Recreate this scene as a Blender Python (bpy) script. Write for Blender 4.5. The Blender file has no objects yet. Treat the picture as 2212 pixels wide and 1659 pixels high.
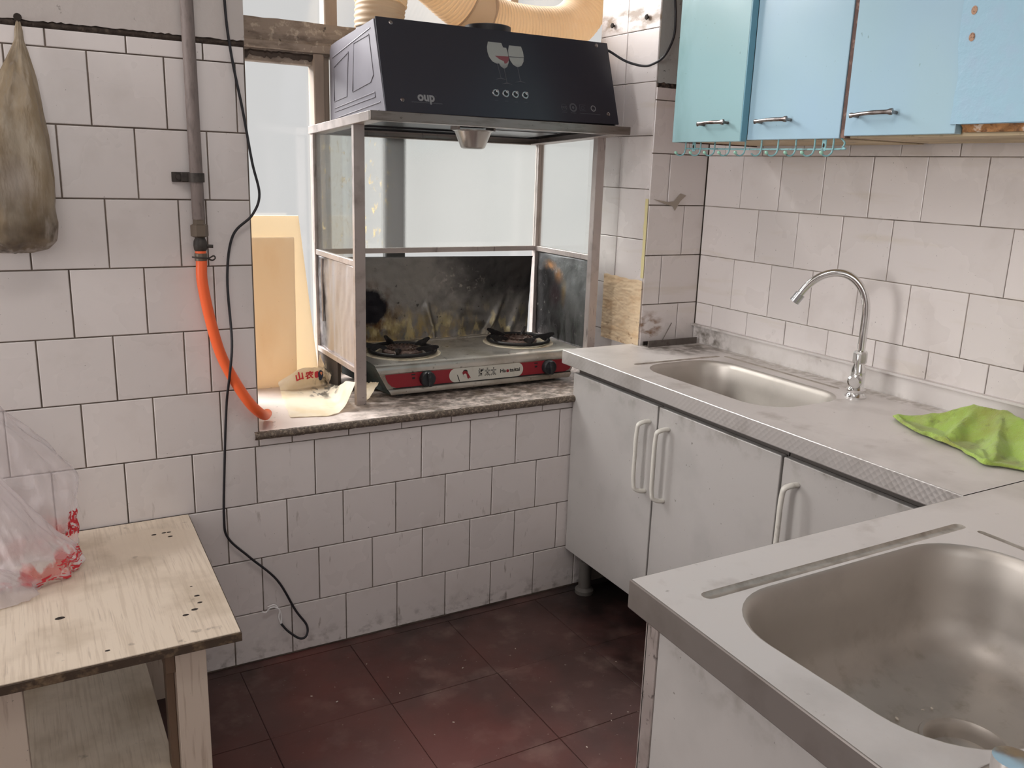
import bpy, bmesh, math, random
from mathutils import Vector, Matrix, noise
random.seed(7)
SC = bpy.context.scene
COL = SC.collection
PI = math.pi

# ------------------------------------------------------------------ camera
cd = bpy.data.cameras.new('camera'); cam = bpy.data.objects.new('camera', cd); COL.objects.link(cam)
cd.sensor_width = 36.0; cd.lens = 1874.8 / 2212 * 36.0; cd.clip_start = 0.05
def cam_matrix(loc, yaw, pit, rol):
    f = Vector((math.sin(yaw)*math.cos(pit), math.cos(yaw)*math.cos(pit), math.sin(pit)))
    r0 = Vector((math.cos(yaw), -math.sin(yaw), 0)); u0 = r0.cross(f)
    r = math.cos(rol)*r0 + math.sin(rol)*u0; u = -math.sin(rol)*r0 + math.cos(rol)*u0
    return Matrix(((r.x, u.x, -f.x, loc[0]), (r.y, u.y, -f.y, loc[1]), (r.z, u.z, -f.z, loc[2]), (0, 0, 0, 1)))
cam.matrix_world = cam_matrix((-0.4872, -2.1196, 1.2961), 0.5248, -0.2415, 0.0332)
SC.camera = cam

# ------------------------------------------------------------------ light
SC.view_settings.view_transform = 'Standard'; SC.view_settings.look = 'None'
SC.view_settings.gamma = 1.0; SC.view_settings.use_curve_mapping = False
SC.view_settings.exposure = 0.0
wd = bpy.data.worlds.new('overcast_sky'); SC.world = wd; wd.use_nodes = True
wd.node_tree.nodes['Background'].inputs['Color'].default_value = (1.0, 1.0, 0.99, 1)
wd.node_tree.nodes['Background'].inputs['Strength'].default_value = 0.69

def light(name, kind, loc, direction, energy, color=(1, 1, 1), **kw):
    ld = bpy.data.lights.new(name, kind); ld.energy = energy; ld.color = color
    for k, v in kw.items(): setattr(ld, k, v)
    o = bpy.data.objects.new(name, ld); COL.objects.link(o); o.location = loc
    o.rotation_euler = Vector(direction).to_track_quat('-Z', 'Y').to_euler()
    return o
# daylight: a veiled sun behind thin cloud outside the window (soft), plus fill light added at
# unseen rear and side windows and at an unseen ceiling lamp
light('sun', 'SUN', (0, 3, 4), (0.45, -0.58, -0.68), 20.0, (1.0, 0.985, 0.97), angle=math.radians(62))
light('rear_window_fill', 'AREA', (-0.75, -3.42, 1.62), (0.22, 1, -0.12), 8, (1.0, 0.97, 0.96), shape='RECTANGLE', size=1.5, size_y=1.3)
light('side_window_fill', 'AREA', (-3.22, -0.48, 1.60), (1, 0.02, -0.10), 56, (1.0, 0.98, 0.97), shape='RECTANGLE', size=.8, size_y=1.3)
light('ceiling_lamp_fill', 'AREA', (-0.35, -1.25, 2.60), (0, 0, -1), 8, (1.0, 0.94, 0.90), shape='RECTANGLE', size=1.2, size_y=0.25)

# ------------------------------------------------------------------ material helpers
def S(r, g, b):
    f = lambda c: (c/255/12.92) if c/255 <= .04045 else ((c/255+.055)/1.055)**2.4
    return (f(r), f(g), f(b))
def rgba(c): return (c[0], c[1], c[2], 1)
class NT:
    def __init__(s, name):
        s.m = bpy.data.materials.new(name); s.m.use_nodes = True
        s.t = s.m.node_tree; s.t.nodes.clear()
        s.out = s.n('ShaderNodeOutputMaterial')
    def n(s, typ, **kw):
        nd = s.t.nodes.new(typ)
        for k, v in kw.items():
            if hasattr(nd, k) and not k[0].isupper(): setattr(nd, k, v)
            else: nd.inputs[k.replace('_', ' ')].default_value = v
        return nd
    def l(s, a, b): s.t.links.new(a, b)
    def pos(s):
        if not hasattr(s, '_pos'): s._pos = s.n('ShaderNodeNewGeometry').outputs['Position']
        return s._pos
    def coord(s, kind='world'):
        if kind == 'world': return s.pos()
        if not hasattr(s, '_tc'): s._tc = s.n('ShaderNodeTexCoord')
        return s._tc.outputs['Object' if kind == 'object' else 'Generated']
    def mapped(s, scale, kind='world', loc=(0, 0, 0)):
        mp = s.n('ShaderNodeMapping'); mp.inputs['Scale'].default_value = scale if not isinstance(scale, (int, float)) else (scale,)*3
        mp.inputs['Location'].default_value = loc
        s.l(s.coord(kind), mp.inputs['Vector']); return mp.outputs[0]
    def noise(s, scale, detail=3, dist=0, kind='world', loc=(0, 0, 0), rough=.55):
        nd = s.n('ShaderNodeTexNoise'); nd.inputs['Scale'].default_value = 1; nd.inputs['Detail'].default_value = detail
        nd.inputs['Distortion'].default_value = dist; nd.inputs['Roughness'].default_value = rough
        s.l(s.mapped(scale, kind, loc), nd.inputs['Vector']); return nd.outputs['Fac']
    def rng(s, v, a, b, c=0, d=1):
        nd = s.n('ShaderNodeMapRange'); nd.clamp = True
        nd.inputs[1].default_value = a; nd.inputs[2].default_value = b; nd.inputs[3].default_value = c; nd.inputs[4].default_value = d
        s.l(v, nd.inputs[0]); return nd.outputs[0]
    def mul(s, a, b, op='MULTIPLY'):
        nd = s.n('ShaderNodeMath'); nd.operation = op
        for i, x in enumerate((a, b)):
            if isinstance(x, (int, float)): nd.inputs[i].default_value = x
            else: s.l(x, nd.inputs[i])
        return nd.outputs[0]
    def mix(s, fac, a, b):
        nd = s.n('ShaderNodeMix'); nd.data_type = 'RGBA'
        if isinstance(fac, (int, float)): nd.inputs[0].default_value = fac
        else: s.l(fac, nd.inputs[0])
        for i, x in ((6, a), (7, b)):
            if isinstance(x, tuple): nd.inputs[i].default_value = rgba(x)
            else: s.l(x, nd.inputs[i])
        return nd.outputs[2]
    def axis(s, ax, a, b):
        sp = s.n('ShaderNodeSeparateXYZ'); s.l(s.pos(), sp.inputs[0])
        return s.rng(sp.outputs['XYZ'.index(ax)], a, b)
    def blob(s, c, r, soft=.5):
        """1 inside an ellipsoid of radii r around c, fading out"""
        mp = s.n('ShaderNodeMapping'); mp.vector_type = 'TEXTURE'
        mp.inputs['Location'].default_value = c; mp.inputs['Scale'].default_value = r
        s.l(s.pos(), mp.inputs['Vector'])
        ln = s.n('ShaderNodeVectorMath'); ln.operation = 'LENGTH'; s.l(mp.outputs[0], ln.inputs[0])
        nz = s.mul(s.noise(30, 3), .5)
        return s.rng(s.mul(s.mul(ln.outputs['Value'], nz, 'ADD'), -.25, 'ADD'), 1, soft, 0, 1)

def mat(name, col, rough=.5, metal=0.0, spec=.5, layers=(), bump=(), rand=0.0, rvar=None, coat=0, trans=0, alpha=1, sheen=0, kind='world', dimples=None):
    """Principled material. layers: (scale, detail, lo, hi, colour, amount[, mask]) noise-driven colour overlays"""
    N = NT(name); c = tuple(col)
    if rand:
        oi = N.n('ShaderNodeObjectInfo')
        c = N.mix(N.rng(oi.outputs['Random'], 0, 1, 0, 1), tuple(x*(1-rand) for x in col), tuple(min(1, x*(1+rand*.6)) for x in col))
    for L in layers:
        sc, det, lo, hi, lc, amt = L[:6]
        f = N.rng(N.noise(sc, det, kind=kind, loc=(random.random()*9,)*3), lo, hi, 0, amt) if sc else None
        if len(L) > 6 and L[6]:
            mk = None
            for M_ in (L[6] if isinstance(L[6], list) else [L[6]]):
                v = N.axis(M_[0], M_[1], M_[2]) if isinstance(M_[0], str) else N.blob(*M_)
                mk = v if mk is None else N.mul(mk, v)
            f = N.mul(f, mk) if f is not None else N.mul(mk, amt)
        c = N.mix(f, c, tuple(lc))
    p = N.n('ShaderNodeBsdfPrincipled')
    if isinstance(c, tuple): p.inputs['Base Color'].default_value = rgba(c)
    else: N.l(c, p.inputs['Base Color'])
    p.inputs['Roughness'].default_value = rough; p.inputs['Metallic'].default_value = metal
    p.inputs['Specular IOR Level'].default_value = spec; p.inputs['Coat Weight'].default_value = coat
    if sheen: p.inputs['Sheen Weight'].default_value = sheen
    if rvar:
        N.l(N.rng(N.noise(rvar[0], 4, kind=kind), .3, .7, rvar[1], rvar[2]), p.inputs['Roughness'])
    h = None
    for (sc, det, amt) in bump:
        v = N.mul(N.noise(sc, det, kind=kind), amt); h = v if h is None else N.mul(h, v, 'ADD')
    if dimples:
        vo = N.n('ShaderNodeTexVoronoi'); vo.inputs['Scale'].default_value = 1; vo.inputs['Randomness'].default_value = 0
        mp = N.mapped(dimples[0]); mp.node.inputs['Rotation'].default_value = (PI/4, 0, 0); N.l(mp, vo.inputs['Vector'])
        v = N.mul(vo.outputs['Distance'], dimples[1]); h = v if h is None else N.mul(h, v, 'ADD')
    if h is not None:
        b = N.n('ShaderNodeBump'); b.inputs['Strength'].default_value = 1; b.inputs['Distance'].default_value = 1
        N.l(h, b.inputs['Height']); N.l(b.outputs[0], p.inputs['Normal'])
    sh = p.outputs[0]
    if trans:
        t = N.n('ShaderNodeBsdfTranslucent')
        if isinstance(c, tuple): t.inputs['Color'].default_value = rgba(c)
        else: N.l(c, t.inputs['Color'])
        mx = N.n('ShaderNodeMixShader'); mx.inputs[0].default_value = trans
        N.l(sh, mx.inputs[1]); N.l(t.outputs[0], mx.inputs[2]); sh = mx.outputs[0]
    if alpha < 1:
        t = N.n('ShaderNodeBsdfTransparent'); mx = N.n('ShaderNodeMixShader'); mx.inputs[0].default_value = alpha
        N.l(t.outputs[0], mx.inputs[1]); N.l(sh, mx.inputs[2]); sh = mx.outputs[0]
    N.l(sh, N.out.inputs[0]); return N.m

def glass_mat(name, transp, transl, refr, rough=.25, tint=(1, 1, 1), speck=0, stain=None):
    N = NT(name)
    a = N.n('ShaderNodeBsdfTransparent'); a.inputs[0].default_value = rgba(tint)
    b = N.n('ShaderNodeBsdfTranslucent'); b.inputs[0].default_value = rgba(tint)
    sh = a.outputs[0]; tot = transp
    def add(sh2, w, sh):
        mx = N.n('ShaderNodeMixShader')
        if isinstance(w, (int, float)): mx.inputs[0].default_value = w
        else: N.l(w, mx.inputs[0])
        N.l(sh, mx.inputs[1]); N.l(sh2, mx.inputs[2]); return mx.outputs[0]
    if refr:
        r = N.n('ShaderNodeBsdfRefraction'); r.inputs['Color'].default_value = rgba(tint); r.inputs['Roughness'].default_value = rough; r.inputs['IOR'].default_value = 1.12
        if speck:
            bp = N.n('ShaderNodeBump'); bp.inputs['Distance'].default_value = 1; bp.inputs['Strength'].default_value = 1
            N.l(N.mul(N.noise(speck, 2), .0012 if speck > 400 else .0003), bp.inputs['Height']); N.l(bp.outputs[0], r.inputs['Normal'])
        tot += refr; sh = add(r.outputs[0], refr/tot, sh)
    if transl:
        tot += transl; sh = add(b.outputs[0], transl/tot, sh)
    g = N.n('ShaderNodeBsdfGlossy'); g.inputs['Roughness'].default_value = .12
    sh = add(g.outputs[0], .06, sh)
    if stain:
        d = N.n('ShaderNodeBsdfTranslucent'); d.inputs[0].default_value = rgba(stain[0])
        f = N.rng(N.noise(stain[1], 5), stain[2], stain[3], 0, stain[4])
        if len(stain) > 5: f = N.mul(f, N.axis(*stain[5]))
        sh = add(d.outputs[0], f, sh)
    N.l(sh, N.out.inputs[0]); return N.m

# ------------------------------------------------------------------ materials
M = {}
M['tile'] = mat('white_wall_tile', S(226, 219, 217), .24, layers=[
    (9, 5, .55, .85, S(186, 176, 168), .35), ((60, 60, 14), 4, .66, .74, S(120, 106, 92), .55, ('Z', .75, .25)),
    (170, 2, .74, .78, S(70, 58, 50), .8), ((3, 3, 26), 3, .6, .75, S(190, 175, 140), .2, ('X', .5, 1.2)),
    ((14, 14, 30), 5, .50, .62, S(126, 84, 40), .9, ((1.21, 0, .83), (.09, .12, .06))),
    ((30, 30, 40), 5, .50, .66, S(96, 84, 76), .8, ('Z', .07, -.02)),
    ((12, 12, 30), 5, .45, .58, S(150, 128, 108), .9, [((1.195, .12, 1.745), (.06, .28, .035), .7)])],
    rand=.055, rvar=(4, .16, .42), bump=((6, 2, .0006),))
M['grout'] = mat('dirty_grout', S(128, 116, 106), .9, layers=[(9, 4, .45, .7, S(72, 60, 52), .85)], bump=((300, 3, .0006),))
M['grout_pale'] = mat('pale_worn_grout', S(162, 150, 140), .9, layers=[(7, 4, .48, .66, S(92, 80, 70), .85)], bump=((300, 3, .0006),))
M['plaster'] = mat('old_plaster', S(196, 188, 184), .85, layers=[(7, 6, .6, .75, S(150, 140, 130), .5), (45, 4, .68, .74, S(80, 70, 62), .7)], bump=((25, 5, .0012),))
M['bluewash'] = mat('grey_blue_wash', S(180, 184, 182), .8, layers=[(60, 4, .66, .72, S(50, 46, 42), .85), (8, 5, .55, .75, S(150, 146, 138), .6)], bump=((60, 4, .0008),))
M['soot'] = mat('black_soot', S(32, 27, 24), .9, layers=[(60, 4, .45, .6, S(120, 104, 92), .6)], bump=((90, 5, .004),))
M['dark_mortar'] = mat('dark_crack_mortar', S(58, 48, 42), .95, layers=[(50, 4, .5, .7, S(96, 84, 74), .7)], bump=((120, 4, .003),))
M['floor'] = mat('maroon_floor_tile', S(95, 66, 62), .42, spec=.45, layers=[
    (3.2, 6, .42, .66, S(66, 48, 46), .75), ((9, 9, 9), 6, .56, .72, S(140, 116, 108), .55), (2.2, 4, .5, .7, S(120, 62, 56), .55),
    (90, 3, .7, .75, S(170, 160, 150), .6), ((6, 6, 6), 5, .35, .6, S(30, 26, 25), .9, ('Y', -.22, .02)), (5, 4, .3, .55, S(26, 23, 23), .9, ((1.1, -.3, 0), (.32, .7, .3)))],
    rand=.07, rvar=(5, .28, .6), bump=((18, 5, .0012),))
M['floor_joint'] = mat('floor_joint_dirt', S(62, 48, 46), .95, layers=[(6, 4, .4, .6, S(84, 62, 58), .8)])
M['ceiling'] = mat('white_ceiling', S(232, 230, 226), .9)
M['sill'] = mat('worn_white_sill', S(226, 212, 204), .5, layers=[
    ((34, 42, 34), 6, .40, .60, S(104, 93, 82), .88, ('X', .14, .46)), ((60, 60, 60), 5, .48, .64, S(70, 62, 54), .55, ('X', .3, .6)), ((25, 25, 25), 5, .5, .66, S(128, 112, 96), .7, ('X', .1, .5)), (40, 4, .66, .72, S(90, 80, 72), .6)], bump=((80, 4, .0004),))
M['sill_stone'] = mat('speckled_brown_stone', S(96, 84, 74), .6, layers=[(160, 3, .5, .62, S(146, 132, 116), .8), (220, 2, .6, .68, S(40, 34, 30), .9)], bump=((120, 4, .0015),))
M['steel'] = mat('scuffed_steel', (.73, .69, .67), .40, .28, layers=[
    (5, 6, .46, .70, (.46, .42, .39), .6), ((70, 70, 70), 3, .70, .78, (.25, .21, .18), .5), (11, 5, .6, .74, (.40, .35, .31), .5),
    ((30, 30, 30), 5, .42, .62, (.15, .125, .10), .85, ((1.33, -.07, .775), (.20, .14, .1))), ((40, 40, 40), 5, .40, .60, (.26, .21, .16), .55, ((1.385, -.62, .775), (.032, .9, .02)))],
    rvar=(7, .38, .52), bump=((9, 3, .0003),))
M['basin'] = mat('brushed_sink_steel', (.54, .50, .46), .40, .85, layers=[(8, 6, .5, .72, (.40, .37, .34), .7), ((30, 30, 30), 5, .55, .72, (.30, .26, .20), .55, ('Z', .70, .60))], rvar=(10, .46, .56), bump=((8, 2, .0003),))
M['apron'] = mat('patterned_steel_edge', (.58, .555, .54), .36, .55, layers=[(10, 5, .5, .7, (.40, .375, .35), .7)], dimples=(92, .0008))
M['apron_plain'] = mat('dull_steel_edge', (.25, .225, .21), .42, .55, layers=[(12, 5, .5, .72, (.18, .155, .14), .6)])
M['groove'] = mat('brownish_steel_groove', (.50, .45, .40), .38, .5, layers=[(30, 5, .45, .65, (.26, .22, .18), .7)])  # darker, browner steel than the worktop top
M['chrome'] = mat('worn_chrome', (.78, .78, .78), .13, 1, layers=[(60, 4, .6, .74, (.48, .45, .42), .5)], rvar=(40, .08, .24))
M['dark_steel'] = mat('dull_dark_steel', (.20, .18, .165), .45, 1, layers=[(40, 4, .5, .7, (.10, .08, .07), .8)])
M['alu'] = mat('grimy_aluminium', S(186, 176, 172), .38, .55, layers=[((60, 60, 12), 4, .62, .74, S(70, 60, 52), .75), (15, 5, .55, .75, S(130, 118, 108), .6), ((90, 90, 90), 3, .62, .7, S(60, 50, 44), .7, ('Z', .85, .66))], rvar=(20, .3, .5))
M['alu_dark'] = mat('stained_aluminium_rim', S(142, 134, 128), .36, .7, layers=[((10, 60, 60), 5, .5, .7, S(96, 84, 74), .7), (80, 3, .66, .74, S(60, 50, 42), .6)])
M['sheet_left'] = mat('smeared_steel_sheet', (.56, .54, .56), .36, .7, layers=[((20, 14, 6), 4, .5, .7, (.46, .44, .45), .4), (50, 4, .68, .74, (.20, .17, .15), .6), ((10, 10, 10), 4, .35, .55, (.05, .045, .05), .9, ('Y', .385, .42))], bump=((14, 3, .0022),))
M['sheet_back'] = mat('greasy_steel_sheet', (.26, .25, .235), .42, .75, layers=[
    (6, 5, .45, .65, (.10, .098, .095), .75), (None, 0, 0, 0, (.045, .043, .045), .85, ((.99, .485, .97), (.30, .1, .13))),
    ((26, 26, 16), 5, .42, .60, S(176, 152, 86), .8, [('Z', .87, .78), ('X', .98, .60)]), ((30, 30, 14), 5, .52, .6, S(210, 196, 150), .7, ('Z', .86, .77)),
    ((40, 40, 24), 5, .42, .6, S(92, 56, 30), .85, ((.47, .485, .83), (.14, .1, .12))), ((50, 50, 50), 4, .56, .66, S(170, 166, 158), .6, ((.80, .485, .93), (.12, .1, .06))),
    (None, 0, 0, 0, (.012, .012, .018), .97, ((.478, .485, .855), (.075, .1, .062), .8)), ((70, 70, 70), 3, .68, .74, (.02, .02, .02), .7)],
    bump=((40, 5, .0016),), rvar=(12, .3, .55))
M['sheet_right'] = mat('heat_tinted_steel', (.27, .28, .285), .40, .75, layers=[
    (7, 5, .45, .65, (.12, .122, .125), .8), (None, 0, 0, 0, (.03, .026, .026), .92, [('Y', .335, .42), ('Z', 1.02, .96)]), ((20, 20, 20), 4, .3, .5, S(214, 150, 84), .8, ((1.10, .405, .985), (.1, .050, .024), .0)), ((20, 20, 20), 4, .3, .5, S(206, 148, 88), .75, ((1.10, .345, .955), (.1, .035, .034), .0)),
    (None, 0, 0, 0, S(176, 146, 96), .7, ((1.10, .312, .905), (.1, .022, .06), .0)), (None, 0, 0, 0, S(96, 78, 82), .8, ((1.10, .36, .89), (.1, .05, .06), .3)),
    ((30, 30, 8), 5, .46, .62, (.018, .016, .016), .9, ('Z', .86, .76)), (60, 4, .63, .72, (.5, .49, .47), .5)],
    bump=((45, 5, .0016),), rvar=(12, .3, .5))
M['hood_glass'] = mat('black_hood_glass', S(48, 48, 57), .28, spec=.5)
M['hood_side'] = mat('grey_hood_sheet', S(126, 123, 131), .45, .1, layers=[(9, 5, .5, .75, S(114, 111, 118), .5)], rvar=(8, .38, .5))
M['hood_dark'] = mat('dark_grease_tray', S(46, 46, 50), .35, .3, layers=[(30, 5, .5, .7, S(26, 24, 22), .8)])
M['hood_filter'] = mat('greasy_filter_plate', S(150, 150, 152), .3, .8, layers=[(20, 4, .5, .7, S(90, 88, 84), .7)])
M['cup'] = mat('oil_cup_metal', S(206, 202, 198), .3, .6, layers=[((8, 8, 3), 3, .5, .7, S(140, 130, 118), .6)])
M['print'] = mat('grey_print', S(138, 138, 140), .6)
M['print_dim'] = mat('dim_grey_print', S(82, 82, 88), .6)
M['print_white'] = mat('pale_glass_print', S(160, 162, 158), .6, layers=[((1, 1, 1), 0, 0, 1, S(60, 60, 66), 0), (None, 0, 0, 0, S(58, 58, 66), .85, ('Z', 1.585, 1.555))])
M['print_red'] = mat('wine_red_print', S(132, 74, 80), .6)
M['button'] = mat('silver_button', S(186, 186, 188), .25, .8)
M['duct'] = mat('cream_duct_plastic', S(248, 230, 204), .5, trans=.5, layers=[((12, 12, 12), 4, .55, .75, S(242, 216, 182), .5)])
M['duct_sleeve'] = mat('tan_duct_sleeve', S(226, 202, 172), .5, trans=.25)
M['collar'] = mat('black_collar', S(44, 42, 46), .5)
M['collar_grey'] = mat('grey_collar', S(150, 146, 148), .45)
M['cab_blue'] = mat('gloss_blue_panel', S(172, 204, 218), .19, spec=.6, layers=[((2, 3, 2), 3, .35, .7, S(166, 198, 226), .8), (70, 3, .72, .77, S(90, 110, 110), .4)], rvar=(3, .13, .22), bump=((3, 1, .0010),))
M['cab_teal'] = mat('gloss_teal_panel', S(158, 194, 200), .19, spec=.6, layers=[((14, 14, 6), 4, .40, .66, S(112, 150, 148), .45, ('Y', -.285, -.22)), (90, 3, .70, .75, S(80, 96, 92), .5)], rvar=(3, .13, .24), bump=((3, 1, .0010),))
M['cab_peel'] = mat('rough_blue_panel', S(162, 200, 220), .34, spec=.5, layers=[(30, 4, .45, .7, S(168, 194, 218), .5)], bump=((45, 4, .0022),))
M['cab_edge'] = mat('dark_teal_edge', S(112, 162, 180), .35)
M['cream_wood'] = mat('cream_cabinet_wood', S(206, 186, 152), .6, layers=[((12, 3, 40), 5, .5, .7, S(150, 124, 92), .7), (40, 4, .6, .7, S(110, 88, 66), .6)])
M['brown_edge'] = mat('brown_worn_edge', S(92, 66, 58), .7, layers=[((80, 80, 60), 3, .5, .62, S(150, 118, 104), .7)])
M['chip'] = mat('broken_chipboard', S(176, 128, 84), .95, layers=[(60, 4, .5, .62, S(112, 80, 60), .8), ((40, 40, 40), 4, .6, .66, S(222, 206, 190), .8)], bump=((90, 5, .006),))
M['bare_wood'] = mat('bare_wood_hole', S(186, 150, 126), .9, layers=[(200, 3, .5, .6, S(120, 90, 76), .8)])
M['pull'] = mat('tarnished_metal_pull', (.34, .31, .30), .32, 1, layers=[((40, 40, 40), 4, .45, .62, (.12, .085, .075), .85)])
M['hook_blue'] = mat('pale_blue_coated_wire', S(140, 188, 194), .45, layers=[(90, 4, .56, .66, S(82, 98, 94), .7)])
M['hook_tip'] = mat('mint_plastic_tip', S(160, 212, 192), .4)
M['door_grey'] = mat('silver_grey_door', S(184, 180, 177), .42, .15, layers=[(5, 5, .5, .72, S(160, 157, 154), .55), (150, 3, .73, .77, S(84, 76, 70), .8), (70, 3, .71, .75, S(110, 102, 94), .7), ((24, 24, 24), 5, .5, .66, S(120, 112, 100), .6, ('Z', .66, .72))], rvar=(5, .34, .5), kind='world')
M['door_edge'] = mat('pale_door_edge', S(214, 212, 210), .4)
M['carcass'] = mat('dark_cabinet_inside', S(92, 86, 82), .7)
M['handle'] = mat('off_white_bow_handle', S(206, 202, 194), .38, layers=[(40, 4, .6, .72, S(150, 142, 130), .6)])
M['pvc'] = mat('grey_plastic_foot', S(92, 88, 84), .5)
M['table_top'] = mat('worn_white_woodgrain', S(232, 217, 198), .42, layers=[
    ((170, 7, 170), 4, .50, .64, S(176, 156, 132), .30), ((260, 10, 260), 3, .64, .70, S(126, 106, 88), .28), (4.5, 5, .46, .66, S(176, 158, 134), .75),
    (None, 0, 0, 0, S(226, 210, 190), .75, ((-.275, -.14, .45), (.105, .085, .1), .85)), ((20, 20, 20), 5, .68, .74, S(110, 94, 76), .5), ((10, 5, 5), 5, .45, .6, S(104, 92, 74), .8, ((-.62, -.43, .45), (.16, .045, .1)))], rvar=(6, .3, .5), bump=(((90, 4, 90), 4, .0004),))
M['table_edge'] = mat('chipped_brown_edge', S(78, 64, 52), .75, layers=[(60, 5, .5, .68, S(140, 118, 92), .7)], bump=((70, 5, .002),))
M['table_leg'] = mat('cream_painted_board', S(220, 206, 190), .5, layers=[((120, 120, 8), 4, .56, .68, S(176, 156, 136), .5), (120, 3, .72, .76, S(90, 76, 64), .7)])
M['table_in'] = mat('brown_wood_batten', S(120, 98, 80), .7, layers=[((60, 60, 6), 4, .5, .7, S(86, 68, 54), .7)])
M['hole'] = mat('dark_hole', S(48, 40, 34), .9)
M['board_tan'] = mat('tan_board', S(252, 242, 225), .6, trans=.55, layers=[((8, 8, 3), 4, .5, .7, S(244, 228, 202), .6), (90, 3, .74, .78, S(140, 110, 80), .7)])
M['board_pale'] = mat('pale_cream_board', S(244, 232, 210), .6, trans=.4)
M['paper'] = mat('grease_stained_paper', S(244, 232, 210), .6, trans=.22, layers=[
    ((9, 9, 9), 4, .5, .66, S(232, 212, 170), .6), ((34, 34, 34), 5, .46, .58, S(48, 42, 36), .93, ((.318, .37, .68), (.035, .14, .06))), ((60, 18, 30), 5, .5, .58, S(60, 54, 46), .8, ((.275, .30, .65), (.075, .085, .05)))])
M['ink_red'] = mat('red_print', S(206, 52, 62), .6)
M['ink_blue'] = mat('dark_photo_print', S(54, 62, 82), .6)
M['ink_skin'] = mat('orange_photo_print', S(236, 150, 110), .6)
M['film'] = mat('tan_adhesive_film', S(238, 214, 180), .34, layers=[((10, 16, 44), 5, .50, .66, S(216, 180, 136), .7), ((20, 30, 60), 5, .60, .66, S(156, 112, 70), .55, ('Z', .92, .80))], bump=(((10, 22, 50), 5, .0025),), trans=.1)
M['tape'] = mat('yellowed_tape', S(226, 214, 160), .4)
M['scrap'] = mat('torn_tape_scrap', S(164, 152, 140), .4)
M['stove'] = mat('greasy_stove_steel', (.58, .55, .50), .36, .85, layers=[(8, 6, .48, .68, (.30, .26, .20), .7), ((60, 60, 60), 4, .62, .72, (.07, .055, .045), .8), ((16, 16, 16), 5, .5, .66, (.15, .12, .09), .7, ('Y', .22, .45))], rvar=(14, .26, .5))
M['stove_red'] = mat('crimson_enamel', S(142, 30, 42), .45, layers=[(90, 3, .66, .74, S(90, 24, 30), .6)])
M['stove_plate'] = mat('cream_badge_plate', S(206, 204, 194), .4, layers=[(30, 4, .6, .75, S(170, 164, 150), .5)])
M['ink'] = mat('black_print', S(36, 34, 34), .6)
M['iron'] = mat('sooty_cast_iron', S(30, 28, 30), .5, spec=.4, layers=[(50, 4, .55, .7, S(58, 50, 46), .6)], bump=((160, 4, .0012),))
M['burner'] = mat('rusty_burner', S(96, 76, 68), .6, .4, layers=[(70, 5, .48, .64, S(46, 34, 32), .85), (110, 4, .6, .68, S(150, 138, 126), .6)], bump=((140, 4, .0012),))
M['cream_ring'] = mat('burnt_cream_ring', S(214, 202, 178), .45, layers=[(40, 4, .5, .66, S(140, 112, 78), .7)])
M['knob'] = mat('black_knob', S(38, 40, 44), .42, layers=[(60, 4, .58, .7, S(92, 94, 96), .5)])
M['stove_side'] = mat('dark_green_grease_side', S(62, 74, 74), .6, layers=[(30, 4, .5, .66, S(34, 36, 36), .7)])
M['pipe'] = mat('grey_painted_pipe', S(128, 116, 112), .6, layers=[((120, 120, 30), 4, .5, .66, S(96, 86, 82), .6)], bump=((140, 3, .0008),))
M['pipe_dark'] = mat('dark_iron_fitting', S(72, 66, 62), .55, .3, layers=[(60, 4, .5, .66, S(44, 40, 38), .7)])
M['brass'] = mat('dull_nut', S(120, 108, 96), .45, .5)
M['orange'] = mat('orange_rubber_hose', S(255, 112, 62), .42, spec=.4)
M['cable'] = mat('black_cable', S(36, 35, 40), .5)
M['cable_in'] = mat('white_inner_wire', S(240, 238, 238), .5)
M['bag_brown'] = mat('grubby_plastic_bag', S(160, 142, 116), .32, layers=[((20, 20, 7), 4, .42, .62, S(196, 184, 166), .7), ((14, 14, 6), 4, .52, .68, S(116, 98, 76), .7), (None, 0, 0, 0, S(206, 196, 188), .6, ((-.47, -.06, 1.24), (.05, .2, .06), .1)), ((8, 8, 8), 4, .35, .6, S(64, 50, 38), .85, ('Z', 1.24, 1.14)), ((30, 30, 9), 4, .55, .64, S(206, 196, 186), .7, ('Z', 1.26, 1.10))], alpha=.86, trans=.2, bump=(((26, 26, 8), 4, .008),))
M['bag_clear'] = mat('clear_white_plastic', S(232, 224, 226), .22, layers=[((14, 14, 10), 4, .45, .56, S(214, 44, 48), .95, [((-.47, -.20, .49), (.30, .25, .038), .6)])], alpha=.34, bump=(((22, 22, 16), 4, .010),))
M['bag_white'] = mat('crumpled_white_plastic', S(236, 226, 228), .25, layers=[((18, 18, 14), 3, .50, .56, S(216, 46, 50), .95, [((-.45, -.20, .485), (.14, .2, .032), .6)])], alpha=.55, bump=(((24, 24, 18), 4, .008),))
M['cloth'] = mat('lime_green_terry', S(164, 192, 92), .95, spec=.15, sheen=.3, layers=[(13, 5, .44, .64, S(146, 142, 74), .7), (30, 4, .55, .7, S(100, 98, 56), .6), (7, 4, .55, .7, S(176, 198, 122), .6)], bump=((420, 3, .0016), (160, 3, .002)))
M['frame'] = mat('flaking_window_paint', S(158, 145, 133), .7, layers=[((14, 14, 40), 5, .5, .66, S(110, 98, 88), .75), (50, 5, .58, .68, S(206, 194, 180), .7), (40, 4, .64, .7, S(62, 54, 50), .8)], bump=((60, 5, .003),))
M['frame_clean'] = mat('grey_window_paint', S(166, 150, 136), .6, layers=[((20, 20, 4), 4, .5, .7, S(136, 122, 112), .6)])
M['post_dark'] = mat('dark_grey_mullion', S(36, 36, 35), .6)
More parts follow.
